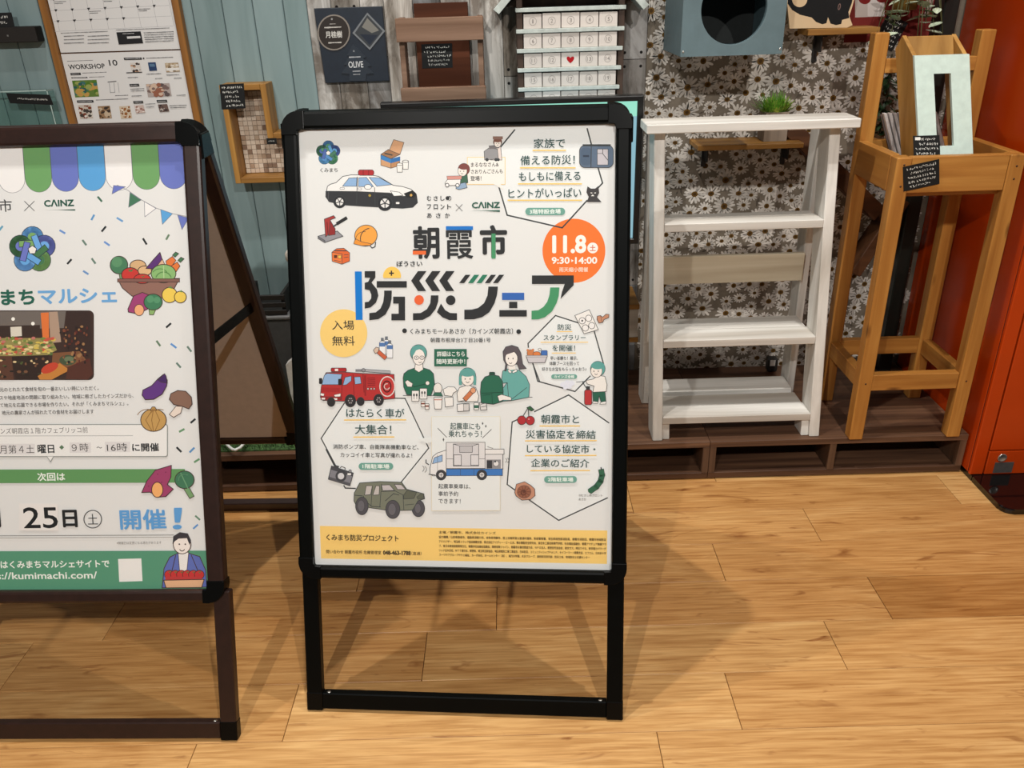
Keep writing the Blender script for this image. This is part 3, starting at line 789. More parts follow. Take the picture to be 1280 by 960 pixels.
# mosaic backed L shaped shelf
t = thing('mosaic_shelf', 'L-shaped pine wall shelf with a beige mosaic tile back on the teal boards', 'shelf', (-.787, 2.378, .779))
pz, px_, D = wood('shelf_pine', (150, 104, 46), (190, 142, 72), 'z', .5, 46), wood('shelf_pine_flat', (150, 104, 46), (190, 142, 72), 'x', .5, 46), .0715
MB().box(0, .015, 0, D, 0, .266, .001).build('side_board', pz, t); MB().box(.0155, .1105, 0, D, .251, .266, .001).build('top_board', px_, t)
MB().box(.111, .127, 0, D, .121, .266, .001).build('side_board', pz, t); MB().box(.1275, .225, 0, D, .121, .136, .001).build('top_board', px_, t)
MB().box(.2255, .241, 0, D, 0, .136, .001).build('side_board', pz, t); MB().box(.0155, .225, 0, D, 0, .015, .001).build('bottom_board', px_, t)
m = MB(); m.col = (150, 132, 116)
m.box(.0155, .1105, D - .005, D - .001, .0155, .2505); m.box(.1106, .225, D - .005, D - .001, .0155, .1205)
rt = random.Random(2)
for i in range(16):
    for j in range(18):
        x, z = .0165 + i * .0131, .0165 + j * .0133
        if x + .0122 > .2255 or z + .0122 > .251 or (x + .0122 > .111 and z + .0122 > .121): continue
        m.col = rt.choice([(216, 200, 182)] * 6 + [(204, 184, 164)] * 4 + [(168, 142, 120), (140, 116, 98), (186, 164, 142)])
        m.box(x, x + .0122, D - .0075, D - .0045, z, z + .0122, .0006)
m.build('mosaic_back', attr_mat('mosaic_tiles', .3, .5), t)
card('price_card', 'black handwritten card on the upper left corner of the mosaic shelf', [(-.790, 2.3775, .982), (-.724, 2.3775, .983), (-.728, 2.3775, 1.047), (-.784, 2.3775, 1.047)], rows=5, seed=31, th=.0008)
card('price_card', 'tiny black card on the inner corner of the mosaic shelf', [(-.680, 2.3775, .886), (-.652, 2.3775, .886), (-.652, 2.3775, .902), (-.680, 2.3775, .902)], rows=1, seed=33, th=.0008)

# navy panel with two engraved tags and a mirrored one
NY = 2.436
t = thing('sample_panel', 'navy square wall panel with a round, a diamond and a tree tag', 'panel', (-.512, NY, 1.036))
MB().prism([(.003, 0), (.181, .001), (.180, .190), (-.004, .190)], 'y', 0, .0135, .0015).build('board', plain('navy_board', (24, 35, 48), .45), t)
def tagpart(name, draw, label):
    a = Art(lambda px, py: (lambda q: (q[0] + .512, q[1] - 1.036))(at(px, py, NY))); a.at(240, 0, .25); draw(a)
    TAGS.append((a, name, label, t))
TAGS = []
def d_round(a):
    a.ell(710, 162, 82, (136, 128, 120), ry=90); a.ell(710, 162, 75, (46, 40, 37), ry=83); a.ell(700, 95, 5, (150, 150, 150))
    a.text('月桂樹', 668, 752, 172, 34, (206, 204, 198), .05); tiny(a, 664, 748, 138, 13, (190, 186, 180)); tiny(a, 685, 746, 214, 12, (190, 186, 180)); tiny(a, 690, 718, 120, 7, (170, 166, 160))
def d_diamond(a):
    a.poly([(877, 63), (966, 155), (890, 250), (803, 165)], (120, 124, 128)); a.poly([(877, 74), (954, 155), (889, 238), (815, 165)], (58, 62, 66)); a.poly([(877, 90), (936, 152), (900, 165), (850, 135)], (126, 124, 118)); a.poly([(840, 170), (930, 175), (889, 225)], (34, 42, 56))  # the mirror's reflections are painted on as flat patches
def d_tree(a):
    a.poly([(805, 220), (872, 285), (856, 292), (898, 328), (878, 333), (910, 366), (872, 370), (870, 404), (788, 404), (788, 370), (748, 366), (776, 326), (760, 322), (788, 280), (776, 276)], (44, 52, 62))
    a.ell(810, 255, 5, (120, 124, 128)); a.text('OLIVE', 783, 857, 322, 32, (206, 208, 210), .04); tiny(a, 788, 845, 286, 12, (170, 172, 176)); tiny(a, 805, 842, 356, 10, (150, 152, 156)); tiny(a, 808, 840, 372, 10, (150, 152, 156))
tagpart('round_tag', d_round, 'round dark tag with a pale rim'); tagpart('diamond_tag', d_diamond, 'mirrored diamond tag'); tagpart('tree_tag', d_tree, 'tree-shaped slate tag')
def finish_tags():
    for a, name, label, par in TAGS:
        o = art_mesh(a, name, lambda u, w, h: (u, -h - .0028, w), attr_mat('tag_ink', .35, .5), par); o['label'] = label
        sh = [v for v in o.data.vertices]
        base = a.faces[0]
        n0 = max(i for f in a.faces[:60] for i in f)
        # give the tag its thickness: extrude its outline back onto the board
        bm = bmesh.new(); bm.from_mesh(o.data)
        zmin = max(v.co.y for v in bm.verts)
        fs = [f for f in bm.faces if all(abs(v.co.y - zmin) < 2e-6 for v in f.verts)]
        r = bmesh.ops.extrude_face_region(bm, geom=fs)
        for v in [g for g in r['geom'] if isinstance(g, bmesh.types.BMVert)]: v.co.y += .0026
        bm.to_mesh(o.data); bm.free()

# rough board shelf
rgh = wood('rough_sawn_board', (112, 86, 70), (158, 128, 108), 'x', .8, 34, .2, bump=.2); brd = wood('red_brown_board', (74, 38, 22), (104, 58, 36), 'x', .7, 30, .2)
t = thing('rough_shelf', 'rough sawn wall shelf with two brown rails and a dark back, above the black sign', 'shelf', (-.292, 2.360, .975))
MB().box(0, .231, 0, .020, .164, .222, .0015).build('front_rail', rgh, t); MB().box(0, .231, 0, .020, 0, .049, .0015).build('front_rail', rgh, t)
MB().box(.004, .227, .0205, .0885, 0, .014).build('trough_floor', rgh, t)
for x0 in (.004, .213): MB().box(x0, x0 + .014, .0205, .0885, .0145, .222, .001).build('end_board', rgh, t)
MB().box(.044, .189, .070, .0885, .0145, .255, .001).build('back_board', brd, t)
card('price_card', 'dark handwritten card on the back of the rough sawn shelf', [(-.236, 2.4285, 1.067), (-.152, 2.4285, 1.067), (-.152, 2.4285, 1.129), (-.234, 2.4285, 1.129)], rows=5, seed=41, th=.0008)

# house shaped calendar of numbered paper boxes
mintp = plain('mint_strip', (186, 194, 189), .55); brn = wood('dark_brown_frame', (58, 44, 36), (86, 66, 54), 'z', .6, 40)
pw = attr_mat('numbered_paper', .75, .15)
t = thing('advent_calendar', 'brown house-shaped calendar with mint ledges and rows of numbered paper boxes', 'calendar', (.026, 2.358, .885))
HX = .284
for x0 in (0, HX - .016): MB().box(x0, x0 + .016, .004, .091, 0, .378, .001).build('side_board', brn, t)
MB().box(.0165, HX - .0165, .080, .091, 0, .378).build('back_board', brn, t)
MB().prism([(0, .3785), (HX, .3785), (HX / 2, .51)], 'y', .010, .091).build('gable', brn, t)
for k, z in enumerate((.318, .267, .219, .171, .122, .074)):
    MB().box(-.002 + .0006 * k, HX + .002 - .003 * k, -.004, .0795, z - .0005, z + .0095, .001).build('ledge', mintp, t)
MB().box(-.004, HX + .004, .0, .0795, .352, .378, .001).build('head_board', brn, t)
for sx in (-1, 1):
    q = [(HX / 2, .512), (HX / 2 + sx * .187, .315), (HX / 2 + sx * .201, .326), (HX / 2 + sx * .001, .536)]
    MB().prism(q, 'y', -.022, .091, .001).build('roof_board', mintp, t)
    MB().prism([(HX / 2 + sx * .143, .330), (HX / 2 + sx * .168, .330), (HX / 2 + sx * .143, .354)], 'y', .045, .088).build('eave_block', brn, t)
num = 0; BOXES = []
for row, z in enumerate((.2775, .2295, .1815, .1325, .0845)):
    for c_ in range(5):
        heart = (row == 2 and c_ == 2)
        if not heart: num += 1
        jig = rt.uniform(-.001, .001); x = .0185 + c_ * .0497 + row * -.0003
        m = MB(); m.col = (214, 206, 198); v = rt.uniform(-8, 6); m.col = (214 + v, 206 + v, 199 + v)
        m.box(x, x + .0475, .002 + jig, .076, z - .0008 , z + .034 + rt.uniform(0, .0025), .001)
        o = m.build('paper_box', pw, t); BOXES.append((o, num, heart, x + .0245, z + .0175, .0018 + jig))
def finish_boxes():
    """pencilled numbers, drawn into each box's own mesh"""
    arts = []
    for o, n, heart, cx, cz, y in BOXES:
        a = Art(lambda x, y_: (x, -y_))
        if heart:
            pts = [(0, .010)] + [(.0102 * math.sin(t_) ** 3, -.0008 * (10 * math.cos(t_) - 4 * math.cos(2 * t_) - 2 * math.cos(3 * t_))) for t_ in [math.pi + 2 * math.pi * k / 28 for k in range(1, 28)]]
            a.raw([(cx + p[0], cz - p[1]) for p in pts], (170, 26, 34))
        else:
            c = (138, 130, 126)
            a.arc(cx, -cz, .0095, 0, 360, c, .0007, n=18); hw = .0014 if n == 1 else (.0028 if n < 10 else (.0044 if n == 11 else .0055)); a.text(str(n), cx - hw, cx + hw, -cz, .0095, c)
        arts.append((o, a, y))
    return arts
def print_boxes(arts):
    for o, a, y in arts:
        bm = bmesh.new(); bm.from_mesh(o.data); lay = bm.loops.layers.float_color['ink']
        vs = [bm.verts.new((p[0], y - .0003 - p[2], p[1])) for p in a.v]
        for q, c in zip(a.faces, a.c):
            f = bm.faces.new([vs[i] for i in q])
            for l in f.loops: l[lay] = c
        bm.to_mesh(o.data); bm.free()
BOX_ARTS = finish_boxes()

# flat display behind the central sign
t = thing('flat_display', 'black flat display with a lit screen, half hidden behind the central sign', 'screen', (.008, 2.20, PZ))
SW = .335
MB().ring([(-SW, .498), (SW, .498), (SW, .885), (-SW, .885)], [(-SW + .016, .514), (SW - .016, .514), (SW - .016, .871), (-SW + .016, .871)], 'y', -.004, .034, .003).build('bezel', plain('screen_black', (12, 12, 13), .3), t)
m = MB(); m.box(-SW + .015, SW - .015, .002, .008, .513, .872); scr = m.build('screen', emit('screen_blue', (140, 186, 200), .95), t)
m = MB(); m.box(-SW + .0162, SW - .0162, .0005, .0018, .834, .8705); b_ = m.build('screen_banner', emit('screen_mint', (150, 225, 200), 1.0), scr); b_['label'] = 'mint banner along the top of the lit screen'
MB().box(-.04, .04, .034, .06, .0161, .70, .003).build('stand_pole', blk, t); MB().box(-.22, .22, -.06, .16, 0, .016, .004).build('stand_base', blk, t)

# small pine and white wall box right of the sign
t = thing('wall_box', 'small white and pine wall box peeping out right of the central sign', 'box', (.25, 2.29, .288))
MB().box(.0, .116, 0, .012, .016, .106, .001).build('front_panel', white, t); MB().box(0, .118, -.002, .159, 0, .0155, .001).build('bottom_board', px_, t)
MB().box(-.002, .118, -.004, .159, .1065, .122, .001).build('top_board', px_, t); MB().box(.104, .116, .0125, .159, .016, .106).build('side_board', white, t); MB().box(0, .012, .0125, .159, .016, .106).build('side_board', white, t)

# teal cat house with a round opening
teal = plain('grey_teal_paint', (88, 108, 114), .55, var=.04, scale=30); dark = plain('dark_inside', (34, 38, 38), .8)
t = thing('cat_house', 'grey teal wooden cat house with a round opening on the daisy wall', 'cat house', (.430, 2.20, 1.094))
W, H = .252, .34
nn = 48; circ = [(.1245 + .080 * math.cos(2 * math.pi * k / nn), .107 + .082 * math.sin(2 * math.pi * k / nn)) for k in range(nn)]
def on_rect(a):
    c, s_ = math.cos(a), math.sin(a); k = min(((W - .1245) if c > 0 else .1245) / max(abs(c), 1e-6), ((H - .107) if s_ > 0 else .107) / max(abs(s_), 1e-6)); return (.1245 + c * k, .107 + s_ * k)
angs = [2 * math.pi * k / nn for k in range(nn)]
for cx_, cz_ in ((0, 0), (W, 0), (W, H), (0, H)):
    a_ = math.atan2(cz_ - .107, cx_ - .1245) % (2 * math.pi); i = min(range(nn), key=lambda q: abs(angs[q] - a_)); angs[i] = a_
MB().ring([on_rect(a_) for a_ in angs], [(.1245 + .080 * math.cos(a_), .107 + .082 * math.sin(a_)) for a_ in angs], 'y', 0, .015, .001).build('front_panel', teal, t)
for x0 in (.0, W - .012): MB().box(x0, x0 + .012, .0155, .249, 0, H, .001).build('side_panel', teal, t)
for z0 in (0, H - .012): MB().box(.0125, W - .0125, .0155, .249, z0, z0 + .012, .001).build('end_panel', teal, t)
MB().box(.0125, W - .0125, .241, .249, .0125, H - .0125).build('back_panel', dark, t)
for x, z in ((.006, .012), (W - .006, .012)):
    MB(lambda v: Vector((v.x, -v.z, v.y))).lathe([(.0001, .0002), (.003, .0002), (.0028, .0009), (.0001, .001)], (x, z, 0), 10).build('screw', metal, t)

# shelves on the daisy wall
def small_shelf(label, x0, x1, yf, z0, z1, brackets, drop):
    t = thing('wall_shelf', label, 'shelf', (x0, WALL_Y - .0005, z0))
    MB().box(0, x1 - x0, yf - WALL_Y, 0, 0, z1 - z0, .0015).build('board', px_, t)
    for b in brackets:
        m = MB(); m.box(b - x0, b - x0 + .013, -.006, 0, -drop, -.0003, .001); m.box(b - x0, b - x0 + .013, yf - WALL_Y + .02, -.0061, -.006, -.0003, .001); m.box(b - x0 + .0045, b - x0 + .0085, -.0501, -.0061, -.045, -.0061); m.build('bracket', blk, t)
    return t
small_shelf('pine wall shelf on black brackets carrying the little potted grass', .518, .810, 2.33, .839, .853, (.556, .786), .066)
small_shelf('pine wall shelf on a black bracket under the black cat cut-out', .795, .985, 2.36, 1.124, 1.140, (.842,), .075)
t = thing('potted_grass', 'bright green grass plant in a square weathered pot on the pine wall shelf', 'plant', (.738, 2.392, .8532))
m = MB(); m.ring([(-.032, -.032), (.032, -.032), (.032, .032), (-.032, .032)], [(-.026, -.026), (.026, -.026), (.026, .026), (-.026, .026)], 'z', 0, .078, .001); m.box(-.0265, .0265, -.0265, .0265, .001, .066)
m.build('pot', wood('weathered_pot', (120, 108, 96), (164, 150, 136), 'z', .8, 40, .2), t)
for nm, mt, sd, n, L_ in (('grass_blades', plain('grass_green', (96, 150, 44), .5, var=.3, scale=200), 1, 190, .085), ('leaf_sprigs', plain('sprig_green', (150, 170, 70), .5, var=.3, scale=200), 2, 110, .062)):
    g = random.Random(sd); m = MB()
    for _ in range(n):
        a, sp = g.uniform(0, 6.28), g.uniform(.1, 1); r0 = .022 * math.sqrt(g.random()); l = L_ * g.uniform(.6, 1)
        b0 = (r0 * math.cos(a), r0 * math.sin(a), .064); tip = (b0[0] + math.cos(a) * l * .8 * sp + (.014 if sd == 2 else -.012), max(-.06, min(.05, b0[1] + math.sin(a) * l * .6 * sp)), .066 + l * (1 - .4 * sp))
        m.leaf(b0, tip, .0035 if sd == 1 else .010, sag=.006)
    m.build(nm, mt, t)

# black cat cut-out board
CY = 2.372
def d_cat(a):
    a.at(800, 0, .25)
    a.poly([(738, -200), (736, 20), (748, 145), (1035, 140), (1062, 128), (1046, 82), (1060, 40), (1082, -40), (1090, -200)], (216, 190, 152))
    a.poly([(748, -160), (738, 20), (760, 52), (800, 76), (858, 90), (880, 112), (912, 124), (932, 118), (940, 88), (952, 120), (980, 128), (1006, 122), (1010, 102), (1046, 92), (1042, 62), (1058, 20), (1078, -60), (1060, -150), (1000, -190)], (26, 27, 28))
    a.ell(798, 0, 38, (216, 190, 152), n=20); a.ell(996, 36, 7, (120, 96, 90), ry=17, rot=12); a.ell(996, 36, 3, (30, 26, 26), ry=11, rot=12)
catart = Art(lambda px, py: at(px, py, CY)); d_cat(catart)
def finish_cat():
    o = art_mesh(catart, 'cat_cutout', lambda u, w, h: (u, CY - h, w), ink, None)
    bm = bmesh.new(); bm.from_mesh(o.data); y0 = max(v.co.y for v in bm.verts)
    fs = [f for f in bm.faces if all(abs(v.co.y - y0) < 2e-6 for v in f.verts)]; r = bmesh.ops.extrude_face_region(bm, geom=fs)
    for v in [g for g in r['geom'] if isinstance(g, bmesh.types.BMVert)]: v.co.y += .012
    zm = min(v.co.z for v in bm.verts)
    for v in bm.verts: v.co.z += 1.1402 - zm
    bm.to_mesh(o.data); bm.free()
    tag(o, 'pale wood board with a black cat silhouette standing on the upper pine shelf', 'ornament')

# red poster, ivy and cards in the upper right corner
def d_red(a):
    a.at(1040, 0, .15625)
    a.poly([(185, -300), (420, -300), (420, 130), (185, 140)], (176, 166, 160)); a.poly([(285, -300), (420, -300), (420, 130), (285, 130)], (196, 188, 184))
    a.ell(262, -18, 52, (112, 24, 22)); a.ell(398, -30, 52, (112, 24, 22)); a.poly([(800, -200), (850, -200), (800, 60), (770, 110), (740, 110)], (178, 150, 142))
sheet('wall_poster', 'dark red poster with pale panels behind the ivy in the upper right', 'poster', .925, 1.168, 1.098, 1.50, 2.4460, d_red, bg=(112, 36, 32))
t = thing('ivy_plant', 'trailing variegated ivy in a small wall pot at the upper right of the daisy wall', 'plant', (1.055, 2.395, 1.178))
MB().box(-.006, .006, .030, .0545, .03, .06, .001).build('wall_hook', blk, t)
MB().lathe([(.026, 0), (.03, .001), (.038, .07), (.034, .07), (.032, .06), (.002, .06)], (0, 0, 0), 18).build('pot', plain('ivy_pot', (132, 98, 40), .6), t)
g = random.Random(8); mg, mv, st_ = MB(), MB(), MB()
for k in range(16):
    a = g.uniform(-2.9, -.2); pts = [(0, 0, .062)]; x, y, z = 0, 0, .062; L_ = g.uniform(.05, .11)
    for q in range(5):
        f_ = (q + 1) / 5; x = math.cos(a) * L_ * f_ * 1.0; y = max(-.12, math.sin(a) * L_ * f_ * .8); z = .062 + .03 * math.sin(f_ * 2.2) - .19 * f_ * f_ * g.uniform(.3, 1.0)
        pts.append((x, y - .02 * f_, z))
        b = g.uniform(0, 6.28); s_ = g.uniform(.030, .050)
        (mv if (k + q) % 4 else mg).leaf(pts[-1], (x + math.cos(b) * s_, y + math.sin(b) * s_ * .6 - .006, pts[-1][2] + g.uniform(-.01, .02)), s_ * .75, sag=.006)
    st_.tube(pts, .0012, 5)
st_.build('stems', plain('ivy_stem', (84, 86, 50), .7), t); mg.build('green_leaves', plain('ivy_green', (62, 92, 50), .45, var=.3, scale=120), t)
mv.build('pale_leaves', plain('ivy_pale', (192, 206, 180), .45, var=.15, scale=160), t)
card('price_card', 'black handwritten card hung askew behind the left post of the pine stand', [(1.004, 2.4448, 1.100), (1.062, 2.4448, 1.072), (1.100, 2.4448, 1.140), (1.036, 2.4448, 1.170)], rows=6, seed=51, th=.0006)
t = thing('dark_ivy', 'dark green trailing plant hanging down behind the left post of the pine stand', 'plant', (1.062, 2.444, .85))
m = MB(); g = random.Random(12)
for k in range(60):
    z = g.uniform(0, .20); x = g.uniform(-.02, .02); a = g.uniform(0, 6.28); m.leaf((x, -.004, z), (x + .022 * math.cos(a), -.012 - g.uniform(0, .02), z - .012 + .012 * math.sin(a)), .013)
m.build('foliage', plain('deep_green', (40, 66, 34), .5, var=.3, scale=120), t); MB().tube([(0, -.002, 0), (.006, -.004, .1), (0, -.0025, .215)], .0016, 5).build('stem', plain('stem_dark', (60, 60, 36), .7), t)

# dark wooden chevron on the wall
cw = wood('dark_stained_plank', (62, 36, 18), (104, 64, 34), 'x', .55, 30)
t = thing('wooden_chevron', 'dark stained chevron of two planks on the daisy wall behind the pine stand', 'wall ornament', (0, 0, 0))
def plank(p, q, w):
    p, q = Vector((p[0], 0, p[1])), Vector((q[0], 0, q[1])); d = (q - p).normalized(); n = Vector((-d.z, 0, d.x)); L_ = (q - p).length
    M = Matrix(((d.x, 0, n.x, p.x), (0, 1, 0, 0), (d.z, 0, n.z, p.z), (0, 0, 0, 1)))
    m = MB(lambda v: M @ v); m.box(0, L_, 2.375, 2.4495, -w / 2, w / 2, .002); return m
plank((.785, .885), (1.075, .632), .046).build('plank', cw, t); plank((1.140, .672), (1.03, .45), .034).build('plank', cw, t)

# odds and ends on the platforms
t = thing('power_adapter', 'small black power adapter lying on the platform behind the white shelf', 'adapter', (.806, 2.40, PZ))
MB().box(0, .032, 0, .028, 0, .046, .004).build('body', blk, t); MB().box(.006, .022, -.0008, .0002, .022, .042).build('sticker', plain('sticker_white', (220, 220, 216), .6), t)
t = thing('storage_box', 'dark grey box behind the slanting leg of the left sign', 'box', (-.80, 2.28, PZ + .0045))
MB().box(0, .134, 0, .15, 0, .271, .004).build('body', plain('dark_grey_box', (66, 66, 66), .7), t); MB().box(-.003, .137, -.003, .153, .2715, .2825, .003).build('lid', plain('grey_lid', (112, 112, 112), .6), t)
t = thing('slatted_crate', 'black slatted crate on top of the dark grey box', 'crate', (-.80, 2.285, PZ + .2872))
for k in range(3): MB().box(0, .128, 0, .008, .002 + k * .023, .017 + k * .023, .001).build('slat', blk, t)
for x0 in (.004, .114): MB().box(x0, x0 + .01, .0085, .135, 0, .066, .001).build('end_frame', blk, t)
MB().box(.0145, .1135, .0085, .135, 0, .004).build('floor_panel', blk, t)
t = thing('tapered_ornament', 'grey tapering ornament with a white rounded top left of the central black sign', 'ornament', (-.618, 2.318, PZ + .0045))
MB().lathe([(.038, 0), (.040, .002), (.036, .26), (.026, .40), (.014, .43), (.001, .43)], (0, 0, 0), 20).build('body', plain('grey_felt', (70, 70, 72), .9), t)
m = MB(); m.lathe([(.001, .425), (.02, .43), (.03, .445), (.030, .462), (.018, .477), (.001, .481)], (-.012, 0, 0), 18); m.build('top', plain('white_felt', (218, 210, 198), .8), t)
t = thing('paper_packet', 'white cornered packet standing beside the dark grey box', 'packet', (-.600, 2.20, PZ + .0045))
MB().prism([(-.075, 0), (.03, 0), (.03, .235), (-.055, .175), (-.075, .16)], 'y', 0, .03, .001).build('packet', plain('packet_white', (214, 210, 204), .6), t)
# ================================================================== printed artwork of the two signs
KW, KH = .2827, .8087
INKC, TEALC, GRN, YEL = (44, 46, 48), (52, 82, 80), (36, 88, 72), (246, 206, 120)
LN = (62, 66, 68)
def knot(a, cx, cy, r, w, cols, ecol):
    """five interlaced loops round a white pentagon"""
    for pas in (0, 1):
        for k in range(5):
            th = -90 + 72 * k; x, y = cx + r * .56 * math.cos(math.radians(th)), cy + r * .56 * math.sin(math.radians(th))
            c = cols[k]
            if pas == 0:
                a.arc(x, y, r * .34, th - 125, th + 125, ecol, r * .31); a.arc(x, y, r * .34, th - 122, th + 122, c, r * .255); a.ell(x, y, r * .215, cols[(k + 2) % 5])
            else:
                p, q = math.radians(th - 62), math.radians(th + 30)
                A = (cx + r * .58 * math.cos(p), cy + r * .58 * math.sin(p)); B = (cx + r * .36 * math.cos(q), cy + r * .36 * math.sin(q))
                a.line([A, B], ecol, r * .31); a.line([A, B], cols[(k + 2) % 5], r * .25)
    a.poly([(cx + r * .2 * math.cos(math.radians(-90 + 72 * k)), cy + r * .2 * math.sin(math.radians(-90 + 72 * k))) for k in range(5)], (240, 236, 230), ecol, r * .03)
def head(a, x, y, r, hair, face=(242, 234, 226), turn=0.0, long=False):
    if long: a.poly([(x - r * .95, y - r * .3), (x + r * .95, y - r * .3), (x + r * 1.3, y + r * 1.9), (x + r * .3, y + r * 1.7), (x - r * .9, y + r * 1.7)], hair, LN, r * .05)
    a.ell(x, y - r * .1, r * 1.0, hair, edge=LN, w=r * .06)
    a.ell(x + turn * r, y + r * .22, r * .78, face, ry=r * .85, edge=LN, w=r * .06)
    a.ell(x, y - r * .52, r * .93, hair, ry=r * .50)
    for s in (-.3, .3): a.ell(x + turn * r * 1.3 + s * r, y + r * .25, r * .07, LN, ry=r * .1, n=8)
    a.arc(x + turn * r * 1.3, y + r * .5, r * .2, 20, 160, LN, r * .07, n=5)

def central_art():
    a = Art(homography([(372, 165), (771, 157), (766, 712), (391, 703)], [(-KW, KH), (KW, KH), (KW, 0), (-KW, 0)]))
    a.STEP = 2e-6
    a.raw([(-KW - .003, -.003), (KW + .003, -.003), (KW + .003, KH + .003), (-KW - .003, KH + .003)], (229, 231, 230))
    BG, PANEL = (229, 231, 230), (234, 238, 238)
    A_, B_, C_, D_ = (340, 130, .2031), (560, 130, .2031), (360, 310, .1719), (570, 310, .1719)
    E_, F_, G_, H_ = (380, 420, .15625), (560, 420, .1719), (370, 560, .1719), (570, 560, .1719)
    # yellow band at the foot
    a.raw([(-KW + .012, .012), (KW - .008, .012), (KW - .008, .0765), (-KW + .012, .0765)], (250, 212, 124))
    # --- hexagon panels
    a.at(*B_)
    top = [(412, 168), (315, 285), (310, 500), (365, 688), (707, 765), (862, 600), (958, 492), (862, 160)]
    a.poly(top, PANEL); a.line([(412, 168), (325, 272)], LN, 9); a.line([(315, 520), (365, 688), (707, 765), (862, 598)], LN, 9); a.line([(930, 522), (958, 492), (930, 398)], LN, 9); a.line([(890, 262), (862, 160)], LN, 9)
    a.at(*D_); a.poly([(528, 695), (728, 490), (985, 565), (1095, 905), (930, 1040), (655, 965)], PANEL)
    a.line([(528, 720), (526, 692), (728, 490), (895, 543)], LN, 9); a.line([(1012, 600), (1082, 840)], LN, 9); a.line([(558, 830), (612, 970)], LN, 9)
    a.at(*F_); a.line([(620, 196), (655, 325), (930, 400), (1042, 288)], LN, 9)
    a.poly([(467, 618), (883, 425), (1180, 628), (1170, 1180), (812, 1330), (432, 1075)], PANEL); a.line([(520, 596), (467, 620), (437, 990)], LN, 9); a.line([(632, 545), (883, 425), (1180, 628)], LN, 9)
    a.at(*H_); a.line([(393, 0), (372, 258), (435, 303)], LN, 9); a.line([(530, 368), (752, 520), (1112, 358)], LN, 9)
    a.at(*E_); a.poly([(310, 525), (120, 808), (290, 1180), (740, 1240), (990, 890), (800, 492)], PANEL)
    a.line([(312, 525), (122, 808), (265, 1075)], LN, 9); a.line([(720, 490), (800, 492), (990, 888), (745, 1185)], LN, 9)
    a.at(*G_); a.line([(205, 0), (266, 118)], LN, 9); a.line([(335, 262), (345, 280), (420, 283)], LN, 9)
    # --- orange date disc
    a.at(*B_); a.ell(780, 905, 196, (243, 122, 48), n=48); a.line([(600, 741), (707, 765), (780, 687)], LN, 9)
    a.text('11.8', 645, 857, 865, 112, (255, 250, 244), .10); a.ell(897, 888, 33, (252, 246, 240)); a.text('土', 878, 916, 888, 38, (216, 120, 90), .06)
    a.at(*D_); a.text('9:30', 700, 832, 92, 50, (255, 250, 244), .08); a.poly([(845, 84), (845, 104), (862, 94)], (255, 250, 244)); a.text('14:00', 872, 1035, 92, 50, (255, 250, 244), .08); a.text('雨天縮小開催', 755, 967, 158, 34, (255, 236, 220), .02)
    # --- top row
    a.at(*A_); knot(a, 340, 310, 72, 0, [(86, 140, 196), (78, 104, 170), (84, 150, 110), (96, 160, 210), (70, 120, 96)], (52, 72, 92))
    a.text('くみまち', 290, 398, 414, 26, INKC, .02)
    a.poly([(665, 322), (728, 348), (728, 402), (665, 384)], (206, 158, 116), LN, 3); a.poly([(728, 348), (783, 335), (780, 386), (728, 402)], (190, 140, 98), LN, 3)
    a.poly([(665, 322), (728, 345), (728, 372), (665, 348)], (62, 128, 190)); a.poly([(728, 345), (785, 330), (785, 356), (728, 372)], (50, 112, 176)); a.poly([(665, 318), (712, 288), (785, 318), (728, 345)], (160, 118, 86), LN, 3); a.poly([(718, 292), (745, 228), (809, 246), (784, 318)], (214, 166, 126), LN, 3); a.line([(690, 312), (735, 322)], LN, 8)
    for x, y in ((818, 360), (782, 378)):
        a.poly([(x - 18, y), (x + 18, y), (x + 16, y + 48), (x - 16, y + 48)], (240, 238, 234), LN, 3); a.ell(x, y, 18, (246, 244, 240), ry=7, edge=LN, w=3)
    # patrol car
    a.poly([(328, 545), (335, 512), (352, 500), (388, 490), (430, 452), (480, 443), (600, 443), (652, 452), (742, 506), (800, 514), (852, 530), (882, 556), (886, 575), (800, 575), (720, 553), (520, 545)], (240, 240, 238), LN, 4)
    a.poly([(325, 542), (520, 544), (720, 553), (800, 573), (886, 566), (892, 612), (862, 640), (800, 646), (560, 634), (440, 626), (345, 606), (324, 576)], (50, 52, 56), LN, 4)
    for q in ([(428, 512), (468, 462), (517, 460), (514, 512)], [(528, 460), (576, 458), (620, 515), (526, 514)], [(592, 458), (656, 460), (734, 502), (640, 512)]): a.poly(q, (146, 182, 222), LN, 3)
    a.line([(520, 455), (514, 620)], LN, 4); a.line([(626, 520), (630, 630)], LN, 4); a.line([(342, 545), (338, 600)], (90, 92, 96), 3)
    a.ell(585, 516, 22, (244, 244, 242), ry=15, edge=LN, w=3); a.round(412, 520, 440, 530, 4, (240, 240, 240), LN, 2); a.round(522, 522, 546, 534, 4, (240, 240, 240), LN, 2)
    a.poly([(724, 540), (780, 548), (802, 568), (745, 572)], (246, 246, 244), LN, 3); a.poly([(806, 556), (862, 536), (888, 562), (868, 582), (826, 580)], (30, 32, 34)); a.ell(852, 566, 8, (214, 170, 90)); a.round(758, 608, 780, 620, 3, (240, 240, 238)); a.ell(596, 568, 8, (176, 150, 60))
    for x, y, r in ((410, 606, 38), (690, 615, 46)):
        a.ell(x, y, r, (40, 42, 46), edge=LN, w=3); a.ell(x, y, r * .62, (232, 232, 230)); [a.line([(x, y), (x + r * .6 * math.cos(t_), y + r * .6 * math.sin(t_))], (60, 62, 66), r * .14) for t_ in [k * 1.2566 + .3 for k in range(5)]]; a.ell(x, y, r * .14, (60, 62, 66))
